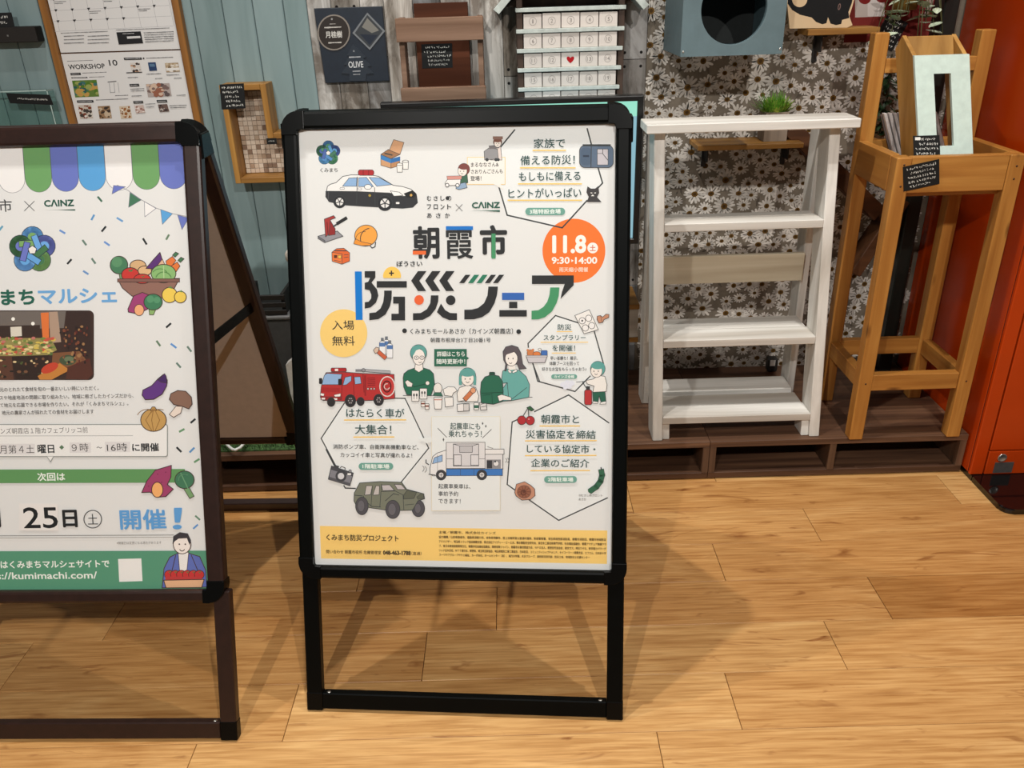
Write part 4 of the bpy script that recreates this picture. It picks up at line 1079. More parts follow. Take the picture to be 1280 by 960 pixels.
    a.round(525, 412, 622, 446, 14, (176, 44, 48), LN, 3); a.line([(556, 414), (556, 444)], (110, 24, 28), 4); a.line([(590, 414), (590, 444)], (110, 24, 28), 4)
    # jack, helmet
    a.poly([(275, 816), (395, 784), (430, 816), (318, 854)], (150, 150, 156), LN, 4); a.poly([(275, 816), (318, 842), (318, 856), (275, 830)], (112, 112, 118), LN, 3)
    a.poly([(315, 712), (372, 690), (384, 704), (352, 716), (358, 790), (322, 820)], (170, 56, 54), LN, 4); a.poly([(352, 720), (382, 770), (382, 806), (340, 812)], (146, 44, 44), LN, 3); a.line([(332, 730), (336, 800)], (110, 30, 30), 5); a.line([(372, 756), (400, 738)], LN, 10); a.line([(396, 738), (450, 706)], (40, 40, 42), 20)
    a.line([(590, 866), (610, 888), (628, 880), (632, 852)], LN, 6); a.ell(572, 812, 70, (244, 168, 74), ry=64, rot=-12, edge=LN, w=4); a.poly([(496, 862), (505, 830), (545, 850), (605, 862), (600, 872), (545, 874)], (236, 152, 58), LN, 3); a.arc(600, 830, 62, 165, 262, LN, 5); a.arc(560, 840, 52, 180, 280, LN, 3)
    a.at(*C_); a.poly([(310, 32), (345, 6), (398, 3), (440, 36), (440, 96), (384, 118), (312, 96)], (224, 106, 52), LN, 4); a.poly([(310, 32), (385, 44), (384, 118), (312, 96)], (236, 124, 62), LN, 4); a.rect(325, 52, 348, 74, (90, 50, 30)); a.rect(355, 54, 378, 76, (240, 196, 80), LN, 3); a.line([(330, 20), (420, 22)], LN, 7); a.line([(325, 88), (375, 100)], LN, 4); a.line([(400, 50), (430, 50)], LN, 4); a.line([(400, 70), (430, 66)], LN, 4)
    # two little figures with toy cars and their bubble
    a.at(*B_); a.rect(118, 335, 352, 500, (240, 238, 232), YEL, 3); a.poly([(280, 498), (325, 498), (345, 535)], (240, 238, 232))
    a.text('まるななさん&', 140, 312, 380, 27, INKC, .03); a.text('さおりんごさんも', 140, 338, 421, 27, INKC, .03); a.text('登場！', 137, 205, 464, 30, INKC, .03)
    a.poly([(280, 272), (325, 270), (332, 352), (262, 352)], (226, 214, 208), LN, 3); a.poly([(222, 300), (250, 280), (305, 285), (310, 345), (225, 352)], (150, 150, 152), LN, 3); a.ell(240, 350, 10, LN); a.ell(296, 350, 10, LN); a.ell(310, 350, 9, LN)
    a.poly([(250, 265), (312, 258), (318, 280), (256, 286)], (120, 116, 118)); head(a, 306, 245, 27, (128, 84, 70)); a.rect(276, 208, 338, 226, (140, 108, 96))
    a.at(*A_); a.poly([(1150, 450), (1200, 440), (1205, 490), (1150, 500)], (64, 104, 84), LN, 3); a.poly([(1135, 500), (1190, 488), (1200, 520), (1150, 532), (1130, 525)], (146, 172, 200), LN, 3); head(a, 1180, 412, 36, (126, 70, 64), turn=-.25)
    a.poly([(1062, 492), (1080, 468), (1160, 466), (1156, 505), (1066, 508)], (240, 238, 236), LN, 3); a.poly([(1074, 450), (1168, 448), (1164, 470), (1078, 472)], (212, 150, 140), LN, 2); a.ell(1076, 505, 11, (240, 240, 240), edge=LN, w=4); a.ell(1140, 506, 11, (240, 240, 240), edge=LN, w=4)
    for s_, y, xs in (('むさしの', 585, 0), ('フロント', 637, 0), ('あさか', 690, 4)):
        for k, ch in enumerate(s_):
            st = 42 if len(s_) == 4 else 56
            a.text(ch, 950 + st * k, 976 + st * k + (4 if len(s_) == 3 else 0), y, 30, INKC, .05)
    a.ell(1078, 584, 12, INKC)
    a.line([(1130, 622), (1170, 662)], INKC, 3); a.line([(1170, 622), (1130, 662)], INKC, 3)
    a.at(*B_); a.text('CΛINZ', 145, 320, 626, 40, GRN, .10); a.poly([(130, 662), (320, 657), (320, 668), (220, 662)], GRN)
    # --- title first line
    BK, GR2, BL = (42, 44, 46), (70, 150, 104), (24, 118, 206)
    a.at(*A_); a.text('朝', 862, 1028, 855, 200, BK, .055); a.rect(862, 905, 944, 928, (238, 110, 52)); a.text('霞', 1068, 1236, 855, 200, BK, .028); a.rect(1068, 755, 1236, 778, BL)
    a.at(*B_); a.text('市', 195, 365, 850, 205, BK, .07); a.rect(268, 800, 293, 953, GR2)
    a.at(*C_); a.text('ぼうさい', 783, 972, 115, 40, BK, .06)
    # free admission disc
    a.ell(395, 615, 173, (248, 212, 126), n=48); a.text('入場', 310, 472, 557, 68, BK, .02); a.text('無料', 310, 476, 670, 70, BK, .02)
    for x, y in ((708, 640), (678, 650), (732, 668)):
        a.poly([(x - 22, y + 34), (x - 10, y + 22), (x + 10, y + 22), (x + 22, y + 34), (x + 22, y + 126), (x - 22, y + 126)], (238, 240, 242), LN, 3); a.rect(x - 9, y, x + 9, y + 20, (112, 120, 132), LN, 2); a.rect(x - 21, y + 34, x + 21, y + 62, (84, 122, 178))
    a.line([(640, 742), (698, 792)], LN, 32); a.line([(641, 743), (697, 791)], (204, 100, 66), 26); a.poly([(612, 738), (632, 716), (656, 722), (646, 752), (626, 762)], (214, 190, 170), LN, 4)
    # --- title second line
    a.poly([(478, 170), (528, 170), (534, 520), (484, 520)], (0, 124, 214))
    a.poly([(550, 168), (628, 168), (628, 214), (600, 250), (640, 300), (650, 345), (632, 395), (592, 430), (550, 437), (550, 392), (578, 388), (597, 365), (598, 335), (585, 306), (550, 298), (550, 252), (575, 245), (590, 216), (550, 214)], BK)
    a.poly([(688, 218)] + [(750 + 66 * math.cos(t_), 206 - 70 * math.sin(t_)) for t_ in [math.pi * (1 - k / 16) for k in range(17)]] + [(812, 218)], (250, 206, 98)); a.rect(728, 178, 764, 188, BK); a.rect(741, 164, 751, 202, BK)
    a.rect(638, 240, 858, 287, BK); a.poly([(692, 308), (748, 308), (746, 370), (735, 420), (702, 480), (650, 514), (583, 522), (583, 470), (630, 465), (665, 437), (685, 392), (692, 340)], BK)
    a.poly([(758, 352), (845, 352), (845, 523), (745, 523), (745, 475), (798, 475), (798, 402), (758, 402)], BK)
    for k in range(3): a.poly([(940 + 103 * k, 168), (1003 + 103 * k, 168), (950 + 103 * k, 237), (1000 + 103 * k, 312), (940 + 103 * k, 312), (890 + 103 * k, 237)], BK)
    a.ell(948, 376, 35, (236, 104, 56)); a.ell(1180, 378, 35, BK)
    a.poly([(1035, 343), (1090, 343), (1088, 388), (1070, 440), (1030, 490), (975, 520), (903, 522), (903, 472), (960, 470), (1005, 443), (1030, 400)], BK); a.poly([(1108, 402), (1140, 450), (1175, 470), (1226, 472), (1226, 522), (1170, 522), (1120, 502), (1078, 464)], BK)
    a.at(*D_)
    for x, c in ((20, BK), (85, (44, 124, 96)), (147, (44, 124, 96)), (208, BK), (268, BK)): a.poly([(x + 46, 195), (x + 83, 195), (x + 37, 255), (x, 255)], c)
    a.poly([(235, 280), (305, 280), (298, 340), (280, 400), (242, 465), (190, 500), (130, 516), (58, 517), (58, 447), (112, 446), (160, 434), (203, 400), (228, 345)], BK)
    a.rect(335, 325, 498, 377, (52, 104, 184)); a.rect(387, 390, 447, 436, BK); a.rect(315, 450, 517, 497, BK)
    a.poly([(555, 200), (862, 200), (862, 270), (765, 370), (776, 318), (796, 262), (555, 262)], BK); a.poly([(690, 287), (757, 287), (751, 350), (736, 400), (702, 460), (650, 502), (602, 517), (552, 518), (552, 455), (602, 451), (640, 427), (668, 390), (684, 340)], GR2)
    # venue
    a.at(*C_); a.ell(841, 598, 17, BK); a.text('くみまちモールあさか〔カインズ朝霞店〕', 880, 1634, 602, 42, BK, .015); a.text('朝霞市根岸台3丁目20番1号', 1030, 1472, 666, 34, BK, .01)
    a.at(*D_); a.ell(457, 606, 17, BK)
    # --- words in the panels
    a.at(*B_)
    for s_, x0, x1, y in (('家族で', 530, 725, 250), ('備える防災！', 447, 785, 352), ('もしもに備える', 437, 820, 450), ('ヒントがいっぱい', 372, 825, 552)): a.text(s_, x0, x1, y, 58, TEALC, .02)
    for x0, x1, y in ((525, 728, 293), (447, 788, 399), (435, 827, 497), (370, 828, 597)): a.line([(x0, y), (x1, y)], YEL, 8)
    PILL = (112, 166, 152)
    def pill(x0, y0, x1, y1, s_): a.round(x0, y0, x1, y1, (y1 - y0) / 2.02, PILL); a.text(s_, x0 + (x1 - x0) * .11, x1 - (x1 - x0) * .11, (y0 + y1) / 2, (y1 - y0) * .66, (236, 246, 240), .05)
    pill(478, 643, 725, 688, '3階特設会場')
    a.round(815, 262, 1025, 398, 34, (92, 110, 132), LN, 4); a.round(822, 275, 890, 385, 26, (80, 98, 120)); a.line([(888, 266), (886, 394)], LN, 5); a.line([(838, 262), (1005, 262)], LN, 12); a.rect(925, 285, 992, 382, (196, 192, 198), LN, 3); a.line([(960, 285), (958, 312), (990, 352)], LN, 4); a.line([(925, 312), (958, 312)], LN, 3); a.rect(836, 322, 874, 334, (46, 58, 76))
    a.poly([(860, 608), (872, 576), (858, 548), (864, 512), (885, 526), (912, 526), (932, 510), (937, 552), (924, 578), (952, 608)], (62, 60, 62)); a.line([(885, 552), (893, 553)], (236, 236, 230), 5); a.line([(908, 553), (916, 552)], (236, 236, 230), 5); a.poly([(885, 572), (897, 562), (908, 572)], (236, 236, 230))
    a.at(*D_)
    for s_, x0, x1, y, h in (('防災', 745, 845, 574, 44), ('スタンプラリー', 640, 950, 649, 40), ('を開催！', 705, 872, 725, 46)): a.text(s_, x0, x1, y, h, TEALC, .02)
    for x0, x1, y in ((738, 850, 606), (620, 966, 683), (703, 876, 761)): a.line([(x0, y), (x1, y)], YEL, 6)
    for s_, x0, x1, y in (('早い者勝ち！展示、', 690, 892, 798), ('体験ブースを回って', 684, 902, 836), ('好きなお宝をもらっちゃおう♪', 628, 955, 877)): a.text(s_, x0, x1, y, 28, INKC, .015)
    pill(697, 915, 887, 948, 'カインズ全館')
    a.poly([(870, 490), (977, 448), (1043, 592), (938, 622)], (240, 238, 234), LN, 4)
    for x, y in ((925, 528), (972, 510), (948, 580), (995, 563)): a.ell(x, y, 23, (242, 240, 238), edge=LN, w=4)
    a.ell(925, 528, 7, LN); a.poly([(1035, 495), (1060, 490), (1075, 502), (1100, 480), (1122, 482), (1120, 505), (1085, 520), (1076, 540), (1048, 545), (1034, 520)], (196, 140, 110), LN, 4); a.line([(1060, 492), (1070, 540)], LN, 3)
    a.poly([(512, 785), (668, 780), (650, 830), (530, 832)], (206, 202, 206), LN, 4); a.ell(545, 762, 26, (208, 130, 80), edge=LN, w=3); a.ell(524, 740, 9, (208, 130, 80)); a.ell(562, 738, 9, (208, 130, 80)); a.ell(590, 768, 28, (222, 130, 70), ry=18, edge=LN, w=3); a.round(622, 742, 668, 782, 8, (66, 112, 184), LN, 3); a.ell(612, 734, 12, (240, 238, 234), ry=8, edge=LN, w=3); a.rect(512, 778, 668, 788, (220, 216, 218), LN, 3)
    # child with the extinguisher
    a.at(*F_); 
    for x, y, r in ((842, 350, 22), (872, 338, 24), (905, 340, 22), (885, 362, 22), (858, 372, 16)): a.ell(x, y, r, (226, 230, 242), ry=r * .8)
    a.line([(940, 332), (1010, 325)], LN, 4); a.poly([(1060, 400), (1150, 392), (1158, 470), (1122, 478), (1108, 430), (1100, 475), (1064, 470)], (40, 98, 78), LN, 4); a.poly([(1062, 310), (1105, 285), (1150, 290), (1166, 350), (1160, 400), (1062, 405), (1070, 360), (1020, 345), (1010, 320)], (240, 236, 230), LN, 4)
    a.round(1000, 388, 1054, 496, 14, (184, 52, 54), LN, 4); a.rect(1012, 362, 1040, 390, (50, 52, 54)); a.line([(1010, 370), (985, 330)], LN, 6); a.poly([(1064, 470), (1100, 475), (1098, 486), (1058, 484)], (240, 238, 234), LN, 3); a.poly([(1120, 478), (1160, 470), (1158, 490), (1112, 492)], (240, 238, 234), LN, 3); head(a, 1098, 240, 54, (96, 164, 158), turn=-.18)
    # family round the table
    a.at(*E_); a.poly([(785, 330), (792, 295), (825, 268), (885, 248), (945, 248), (1000, 265), (1030, 295), (1040, 380), (1010, 470), (815, 462), (790, 400)], (40, 108, 84), LN, 5)
    a.poly([(886, 210), (942, 210), (948, 262), (912, 284), (878, 262)], (242, 236, 230), LN, 4); a.ell(910, 130, 66, (98, 164, 158), ry=66, edge=LN, w=4); a.ell(912, 162, 50, (244, 238, 232), ry=64, edge=LN, w=4); a.poly([(848, 130), (860, 80), (910, 64), (960, 82), (974, 130), (962, 140), (930, 96), (890, 110), (868, 150)], (98, 164, 158))
    for x in (893, 938): a.ell(x, 168, 18, (236, 232, 228), ry=14, edge=LN, w=4); a.ell(x, 167, 4, LN)
    a.arc(922, 196, 12, 20, 150, LN, 4); a.line([(800, 382), (880, 398), (985, 372)], (24, 70, 54), 6); a.poly([(800, 360), (820, 345), (862, 372), (856, 400), (820, 398)], (240, 234, 228), LN, 4); a.ell(982, 370, 16, (240, 234, 228), edge=LN, w=3)
    a.line([(785, 468), (1030, 470)], LN, 4)
    for x, y in ((855, 430), (920, 412)): a.rect(x, y, x + 58, y + 84, (240, 238, 235), LN, 4); a.ell(x + 18, y + 34, 7, LN, ry=12); a.ell(x + 40, y + 34, 7, LN, ry=12); a.line([(x + 18, y + 40), (x + 18, y + 66)], LN, 4); a.line([(x + 40, y + 40), (x + 40, y + 66)], LN, 4)
    for x, y in ((945, 525), (978, 545)): a.round(x - 16, y - 12, x + 16, y + 34, 5, (236, 230, 224), LN, 4); a.rect(x - 14, y + 2, x + 14, y + 14, (130, 70, 56)); 
    a.ell(1065, 412, 34, (236, 232, 226), ry=42, edge=LN, w=4); a.poly([(1025, 470), (1040, 444), (1090, 444), (1106, 475)], (60, 110, 92), LN, 3); a.poly([(1032, 485), (1100, 485), (1094, 576), (1040, 576)], (240, 238, 234), LN, 4); a.rect(1034, 498, 1098, 506, (196, 130, 120))
    a.poly([(1108, 420), (1150, 398), (1200, 402), (1222, 430), (1190, 450), (1180, 475), (1120, 468)], (240, 238, 234), LN, 4); a.poly([(1120, 485), (1188, 482), (1190, 552), (1126, 560)], (240, 238, 234), LN, 4)
    a.at(*F_); a.poly([(68, 470), (62, 410), (80, 370), (140, 350), (200, 370), (222, 430), (214, 470)], (240, 236, 230), LN, 4); head(a, 140, 292, 60, (98, 164, 158)); a.poly([(76, 290), (96, 285), (98, 350), (76, 350)], (98, 164, 158)); a.poly([(184, 285), (204, 290), (202, 350), (182, 350)], (98, 164, 158)); a.line([(70, 470), (120, 462)], LN, 4)
    a.line([(122, 452), (176, 394)], LN, 36); a.line([(124, 450), (174, 396)], (206, 122, 78), 30); a.ell(180, 390, 20, (226, 160, 120), edge=LN, w=4)
    a.poly([(62, 490), (150, 482), (152, 538), (66, 542)], (236, 234, 232), LN, 4); a.rect(110, 488, 150, 538, (210, 208, 206), LN, 3); a.round(186, 478, 222, 530, 6, (240, 238, 234), LN, 4); a.rect(188, 496, 220, 518, (60, 108, 88)); a.poly([(228, 478), (276, 466), (282, 530), (236, 534)], (220, 218, 216), LN, 4); a.line([(236, 490), (272, 482)], LN, 4); a.line([(240, 510), (276, 504)], LN, 4)
    a.poly([(398, 250), (425, 235), (520, 245), (570, 290), (596, 350), (590, 440), (460, 465), (385, 470), (395, 380), (430, 335), (385, 340)], (106, 172, 166), LN, 4); a.line([(432, 335), (440, 430)], LN, 4); a.line([(575, 370), (460, 458)], LN, 4)
    a.round(300, 258, 340, 285, 8, (30, 78, 62), LN, 4); a.poly([(240, 480), (234, 400), (240, 330), (268, 292), (320, 276), (370, 286), (396, 325), (402, 400), (398, 470), (330, 490)], (42, 106, 82), LN, 5); a.line([(244, 410), (398, 404)], (22, 66, 52), 5); a.line([(318, 410), (322, 486)], (22, 66, 52), 4); a.line([(250, 425), (310, 420)], (22, 66, 52), 4)
    a.poly([(360, 430), (390, 420), (460, 440), (462, 462), (400, 460), (372, 470)], (242, 236, 230), LN, 4)
    a.poly([(405, 170), (400, 110), (420, 76), (465, 64), (510, 78), (532, 120), (545, 200), (572, 232), (520, 238), (505, 200), (430, 205), (425, 250), (412, 250), (420, 200)], (92, 84, 90), LN, 4); a.poly([(440, 200), (490, 190), (492, 240), (440, 244)], (242, 236, 230)); a.ell(462, 160, 46, (244, 238, 232), ry=54, edge=LN, w=4); a.poly([(404, 150), (410, 100), (462, 72), (520, 110), (516, 150), (490, 110), (430, 130)], (92, 84, 90))
    for x in (440, 474): a.ell(x, 160, 4, LN, ry=6)
    a.arc(456, 186, 10, 20, 160, LN, 4); a.poly([(440, 236), (466, 256), (452, 268), (436, 250)], (244, 242, 238), LN, 3); a.poly([(466, 256), (500, 236), (504, 254), (474, 266)], (244, 242, 238), LN, 3); a.line([(590, 440), (615, 440)], LN, 4)
    # details box
    a.at(1, 0, 1); a.rect(541, 435.5, 582, 457, (44, 104, 82)); a.text('詳細はこちら', 544.5, 579.5, 441.6, 6.6, (240, 244, 240), .03); a.text('随時更新中！', 544, 580, 451, 6.6, (240, 244, 240), .03); a.poly([(582, 445), (585, 447), (582, 449)], (44, 104, 82))
    # fire engine
    a.at(*E_); RD = (184, 48, 48)
    a.poly([(118, 480), (125, 400), (150, 315), (165, 285), (300, 280), (460, 292), (712, 300), (718, 492), (560, 505), (300, 512), (140, 505)], RD, LN, 5)
    a.poly([(130, 380), (150, 308), (172, 290), (292, 298), (270, 380)], (148, 182, 222), LN, 4); a.poly([(300, 385), (318, 322), (368, 312), (368, 350), (330, 380)], (148, 182, 222), LN, 4); a.poly([(392, 320), (440, 318), (448, 372), (398, 378)], (148, 182, 222), LN, 4)
    a.line([(296, 296), (288, 500)], (110, 22, 26), 4); a.line([(382, 300), (390, 470)], (110, 22, 26), 4); a.line([(462, 296), (470, 440)], (110, 22, 26), 4); a.poly([(470, 306), (488, 306), (488, 470), (474, 470)], (150, 36, 38))
    for k in range(5): a.line([(500, 330 + 14 * k), (560, 328 + 14 * k)], (120, 26, 30), 5)
    for x in (502, 528, 552): a.ell(x, 414, 8, (200, 196, 192), edge=LN, w=3)
    a.ell(658, 396, 60, (196, 60, 58), ry=78, edge=(236, 230, 226), w=9); a.ell(655, 396, 32, RD, ry=44, edge=(60, 24, 24), w=8); a.arc(655, 396, 22, 30, 280, (236, 220, 214), 7)
    a.round(205, 248, 328, 278, 10, (176, 40, 44), LN, 4); a.rect(236, 254, 262, 272, (240, 236, 230)); a.line([(408, 268), (470, 268)], (130, 130, 134), 20); a.line([(460, 266), (680, 282)], (176, 176, 180), 22); a.line([(460, 258), (680, 272)], LN, 4); a.line([(460, 276), (680, 294)], LN, 4); a.ell(466, 266, 14, (150, 150, 154), edge=LN, w=4)
    a.round(108, 328, 134, 374, 8, (34, 34, 36)); a.round(262, 334, 292, 384, 8, (34, 34, 36)); a.poly([(118, 446), (150, 452), (146, 472), (118, 466)], (244, 240, 236), LN, 3); a.poly([(228, 462), (282, 450), (280, 474), (236, 480)], (244, 240, 236), LN, 3); a.rect(122, 476, 288, 500, (150, 36, 38), LN, 3); a.rect(226, 488, 254, 502, (238, 234, 230)); a.rect(128, 484, 156, 498, (238, 234, 230)); a.poly([(125, 402), (275, 408), (272, 440), (125, 436)], (170, 40, 42))
    for x, y, r in ((205, 518, 36), (442, 514, 34), (360, 508, 50), (588, 502, 46)):
        a.ell(x, y, r * .88, (46, 44, 46), ry=r, edge=LN, w=3)
        if r > 40: a.ell(x, y, r * .44, (66, 62, 64), ry=r * .56); [a.ell(x + r * .3 * math.cos(t_), y + r * .4 * math.sin(t_), 4, (200, 196, 196)) for t_ in [k * 1.05 for k in range(6)]]
    a.text('はたらく車が', 325, 795, 606, 72, TEALC, .02); a.text('大集合！', 396, 690, 737, 76, TEALC, .02); a.line([(312, 661), (806, 661)], YEL, 10); a.line([(386, 797), (710, 797)], YEL, 10)
    a.text('消防ポンプ車、自衛隊高機動車など、', 217, 908, 876, 38, INKC, .012); a.text('カッコイイ車と写真が撮れるよ！', 278, 856, 941, 38, INKC, .012)
    a.at(*G_); pill(445, 97, 698, 147, '1階駐車場')
    # camera
    a.poly([(268, 112), (300, 120), (296, 134), (262, 124)], (70, 70, 74), LN, 3); a.line([(310, 132), (320, 122), (345, 132), (345, 145)], LN, 5); a.poly([(246, 118), (406, 170), (380, 262), (222, 214)], (132, 132, 140), LN, 5); a.poly([(246, 118), (406, 170), (400, 192), (240, 142)], (76, 76, 82), LN, 3); a.poly([(228, 196), (386, 244), (380, 262), (222, 214)], (88, 88, 94)); a.ell(315, 192, 38, (70, 70, 76), edge=LN, w=4); a.ell(315, 192, 25, (216, 216, 220), edge=LN, w=3); a.rect(362, 170, 390, 186, (238, 238, 236), LN, 2); a.ell(382, 156, 10, (150, 150, 154), edge=LN, w=3)
    # army vehicle
    OL, OD = (122, 126, 110), (98, 102, 88)
    for x, y, rx, ry in ((882, 428, 46, 60),): a.ell(x, y, rx, (84, 82, 88), ry=ry, edge=LN, w=5); a.ell(x - 4, y, rx * .5, (104, 102, 108), ry=ry * .6, edge=LN, w=3)
    a.poly([(410, 372), (412, 315), (452, 242), (600, 232), (760, 238), (796, 288), (922, 322), (928, 358), (880, 372), (840, 440), (760, 442), (640, 438), (520, 420), (425, 400)], OL, LN, 5)
    a.poly([(488, 330), (500, 262), (545, 262), (532, 326)], (196, 190, 186), LN, 4); a.poly([(548, 330), (572, 262), (598, 264), (594, 328)], (196, 190, 186), LN, 4); a.poly([(612, 258), (672, 256), (706, 296), (622, 298)], (196, 190, 192), LN, 4); a.poly([(706, 252), (758, 256), (790, 290), (730, 290)], (196, 190, 192), LN, 4)
    a.poly([(775, 330), (800, 296), (870, 310), (850, 355), (775, 360)], OD, LN, 4); a.line([(770, 330), (776, 440)], LN, 4); a.line([(612, 250), (600, 412)], LN, 4); a.line([(545, 262), (535, 410)], LN, 4); a.line([(478, 335), (490, 370), (540, 412), (605, 416)], LN, 5); a.line([(612, 305), (712, 300), (770, 330)], LN, 4); a.line([(785, 402), (850, 396)], LN, 4); a.line([(640, 372), (700, 320), (740, 330)], LN, 5); a.poly([(870, 345), (900, 322), (922, 328), (920, 356), (880, 362)], OD, LN, 3)
    a.line([(412, 330), (470, 335)], LN, 5)
    for x, y, rx, ry in ((468, 408, 46, 64), (695, 434, 52, 66)): a.ell(x, y, rx, (84, 82, 88), ry=ry, edge=LN, w=5); a.ell(x - 6, y, rx * .56, (106, 104, 110), ry=ry * .66, edge=LN, w=3)
    # simulator truck panel
    a.at(0, 0, 1); a.rect(538.6, 519.5, 625, 636.5, (232, 236, 235), (232, 222, 196), .6)
    a.poly([(520.5, 546.5), (538.6, 545), (538.6, 551), (533, 553)], (232, 236, 235))
    a.text('起震車にも', 562, 600, 531.5, 8.6, TEALC, .03); a.text('乗れちゃう！', 560, 602, 541, 8.6, TEALC, .03); a.line([(546.5, 534), (557.5, 545)], LN, .8); a.line([(614, 535.5), (603, 546)], LN, .8); a.poly([(603, 526), (604, 528), (603, 530), (602, 528)], LN); a.poly([(607, 529.5), (608, 531.5), (607, 533.5), (606, 531.5)], LN); a.poly([(553.5, 545.5), (554.5, 548), (553.5, 550.5), (552.5, 548)], LN)
    a.rect(557, 551.5, 606, 584, (226, 224, 224), LN, .7); a.rect(566, 553.5, 598, 581, (216, 214, 216), LN, .7); a.rect(574, 556, 590, 564, (196, 194, 196), LN, .6); a.line([(566, 553.5), (574, 556)], LN, .6); a.line([(598, 553.5), (590, 556)], LN, .6); a.rect(566.5, 567, 576, 580, (222, 220, 222), LN, .7); a.rect(588, 567, 598, 580, (222, 220, 222), LN, .7); a.line([(557, 572), (566, 572)], LN, .5); a.line([(598, 572), (606, 572)], LN, .5)
    a.rect(606, 561, 628.5, 585, (224, 222, 222), LN, .7); a.rect(606, 560, 630, 566.5, (234, 232, 230), LN, .7); a.rect(608, 573, 626, 584, (150, 148, 150)); a.rect(608, 574, 615, 584, (60, 60, 64)); a.ell(620, 578, 3.4, (230, 228, 228), edge=LN, w=.5); a.ell(619, 575.5, 1.2, LN); a.line([(609, 557), (616, 559)], LN, .6); a.arc(631, 574, 2.5, -70, 70, LN, .5); a.arc(633, 574, 3, -70, 70, LN, .5)
    a.rect(557, 584.5, 628, 593, (66, 124, 196), LN, .6); a.line([(575, 584.5), (575, 593)], LN, .4); a.line([(592, 584.5), (592, 593)], LN, .4)
    a.poly([(536.5, 591), (536.5, 583), (540, 569), (546, 564.5), (557, 561), (557, 593), (540, 593)], (234, 233, 232), LN, .7); a.poly([(539.5, 578), (542, 570.5), (552, 567), (552, 575)], (148, 182, 222), LN, .6); a.line([(546, 567), (546, 590)], LN, .4); a.line([(531.5, 573), (531.5, 577), (535, 579)], LN, 1.1); a.line([(535, 591), (543, 592)], LN, 1); a.arc(528, 585, 4, -60, 60, LN, .5); a.arc(525, 584, 4, -60, 60, LN, .5)
    for x in (550.5, 602): a.ell(x, 592, 6.4, (62, 62, 66), edge=LN, w=.5); a.ell(x, 592, 3, (220, 218, 218)); a.line([(x - 2, 592), (x + 2, 592)], LN, .6); a.line([(x, 590), (x, 594)], LN, .6)
    a.text('起震車乗車は、', 547, 587.5, 606.2, 6, INKC, .015); a.text('事前予約', 547, 572, 615.4, 6, INKC, .015); a.text('できます！', 547, 575, 624.6, 6, INKC, .015)
    # partner panel
    a.at(*F_)
    for s_, x0, x1, y, h in (('朝霞市と', 680, 960, 599, 64), ('災害協定を締結', 567, 1082, 710, 62), ('している協定市・', 575, 1080, 815, 60), ('企業のご紹介', 605, 1035, 918, 60)): a.text(s_, x0, x1, y, h, TEALC, .02)
    for x0, x1, y in ((672, 964, 648), (565, 1088, 755), (565, 1086, 862)): a.line([(x0, y), (x1, y)], YEL, 8)
    a.line([(548, 575), (585, 515), (590, 580)], LN, 6); a.poly([(575, 515), (600, 504), (630, 530), (610, 540), (590, 530)], (52, 96, 62), LN, 4); a.ell(538, 606, 32, (178, 48, 54), edge=LN, w=4); a.ell(600, 608, 32, (178, 48, 54), edge=LN, w=4); a.ell(590, 598, 5, (226, 170, 170))
    a.at(*H_); a.line([(545, 157), (980, 157)], YEL, 8); pill(645, 197, 886, 246, '2階駐車場')
    a.poly([(440, 255), (500, 237), (545, 262), (575, 290), (578, 338), (545, 366), (480, 370), (438, 340), (428, 315)], (196, 142, 116), LN, 4); a.ell(497, 310, 50, (150, 96, 74), ry=46, edge=LN, w=3); a.arc(492, 316, 18, 0, 330, (96, 54, 44), 6); [a.line([(497, 310), (497 + 44 * math.cos(k * .62), 310 + 40 * math.sin(k * .62))], (104, 62, 50), 4) for k in range(10)]
    cu = [(1066, 160), (1072, 190), (1060, 235), (1030, 275), (988, 304)]; a.line(cu, LN, 42); a.line(cu, (52, 104, 78), 36); a.ell(1067, 172, 18, (52, 104, 78)); a.ell(986, 303, 18, (52, 104, 78)); a.line([(1066, 155), (1064, 136)], LN, 8)
    a.text('©むさしのフロント', 900, 1075, 338, 18, (110, 110, 112)); a.text('あさか', 900, 955, 366, 18, (110, 110, 112))
    # foot of the sheet
    a.at(*G_); DK = (86, 76, 50); a.text('くみまち防災プロジェクト', 205, 736, 639, 46, DK, .045); a.text('問い合わせ 朝霞市役所 危機管理室', 205, 608, 742, 27, DK, .02); a.text('048-463-1788', 622, 826, 749, 32, (70, 62, 44), .10); a.text('（直通）', 832, 905, 754, 26, DK, .01)
    rows = [('主催／朝霞市、株式会社カインズ', .0685, .108), ('協力機関／山形県東根市、福島県須賀川市、岐阜県飛騨市、陸上自衛隊第32普通科連隊、新座警察署、埼玉県南西部消防局、朝霞市消防団、朝霞市地域防災', .0592, .314), ('アドバイザー、埼玉県トラック協会朝霞支部、株式会社アイディー・ピー土木、積水樹脂安全研究会、東日本工業技術専門学校、社会福祉協議会、朝霞アマチュア無線クラ', .0505, .314), ('ブ、東日本高速道路関東支社、朝霞市社会福祉協議会、損害保険ジャパン、朝霞市災害対策協力会、ＮＰＯ法人、県営住宅自治会、東京ガス、埼玉りそな、東京電力パワーグ', .0418, .314), ('リッド志木支社、ＮＴＴ東日本、郵便局、埼玉県瓦斯協会、埼玉県電気工事工業組合、日本防災、コミュニティシップＰＡＬＰ、セイコーマート朝霞支店、エフエム、日本赤十字', .0331, .314), ('スーツケアグループサチエ福祉、カーボ本社、ホームセンター（有）、滝乃川学園、大正グループ、高校防災研究部、防災士会、地域防災士支援センター', .0244, .284)]
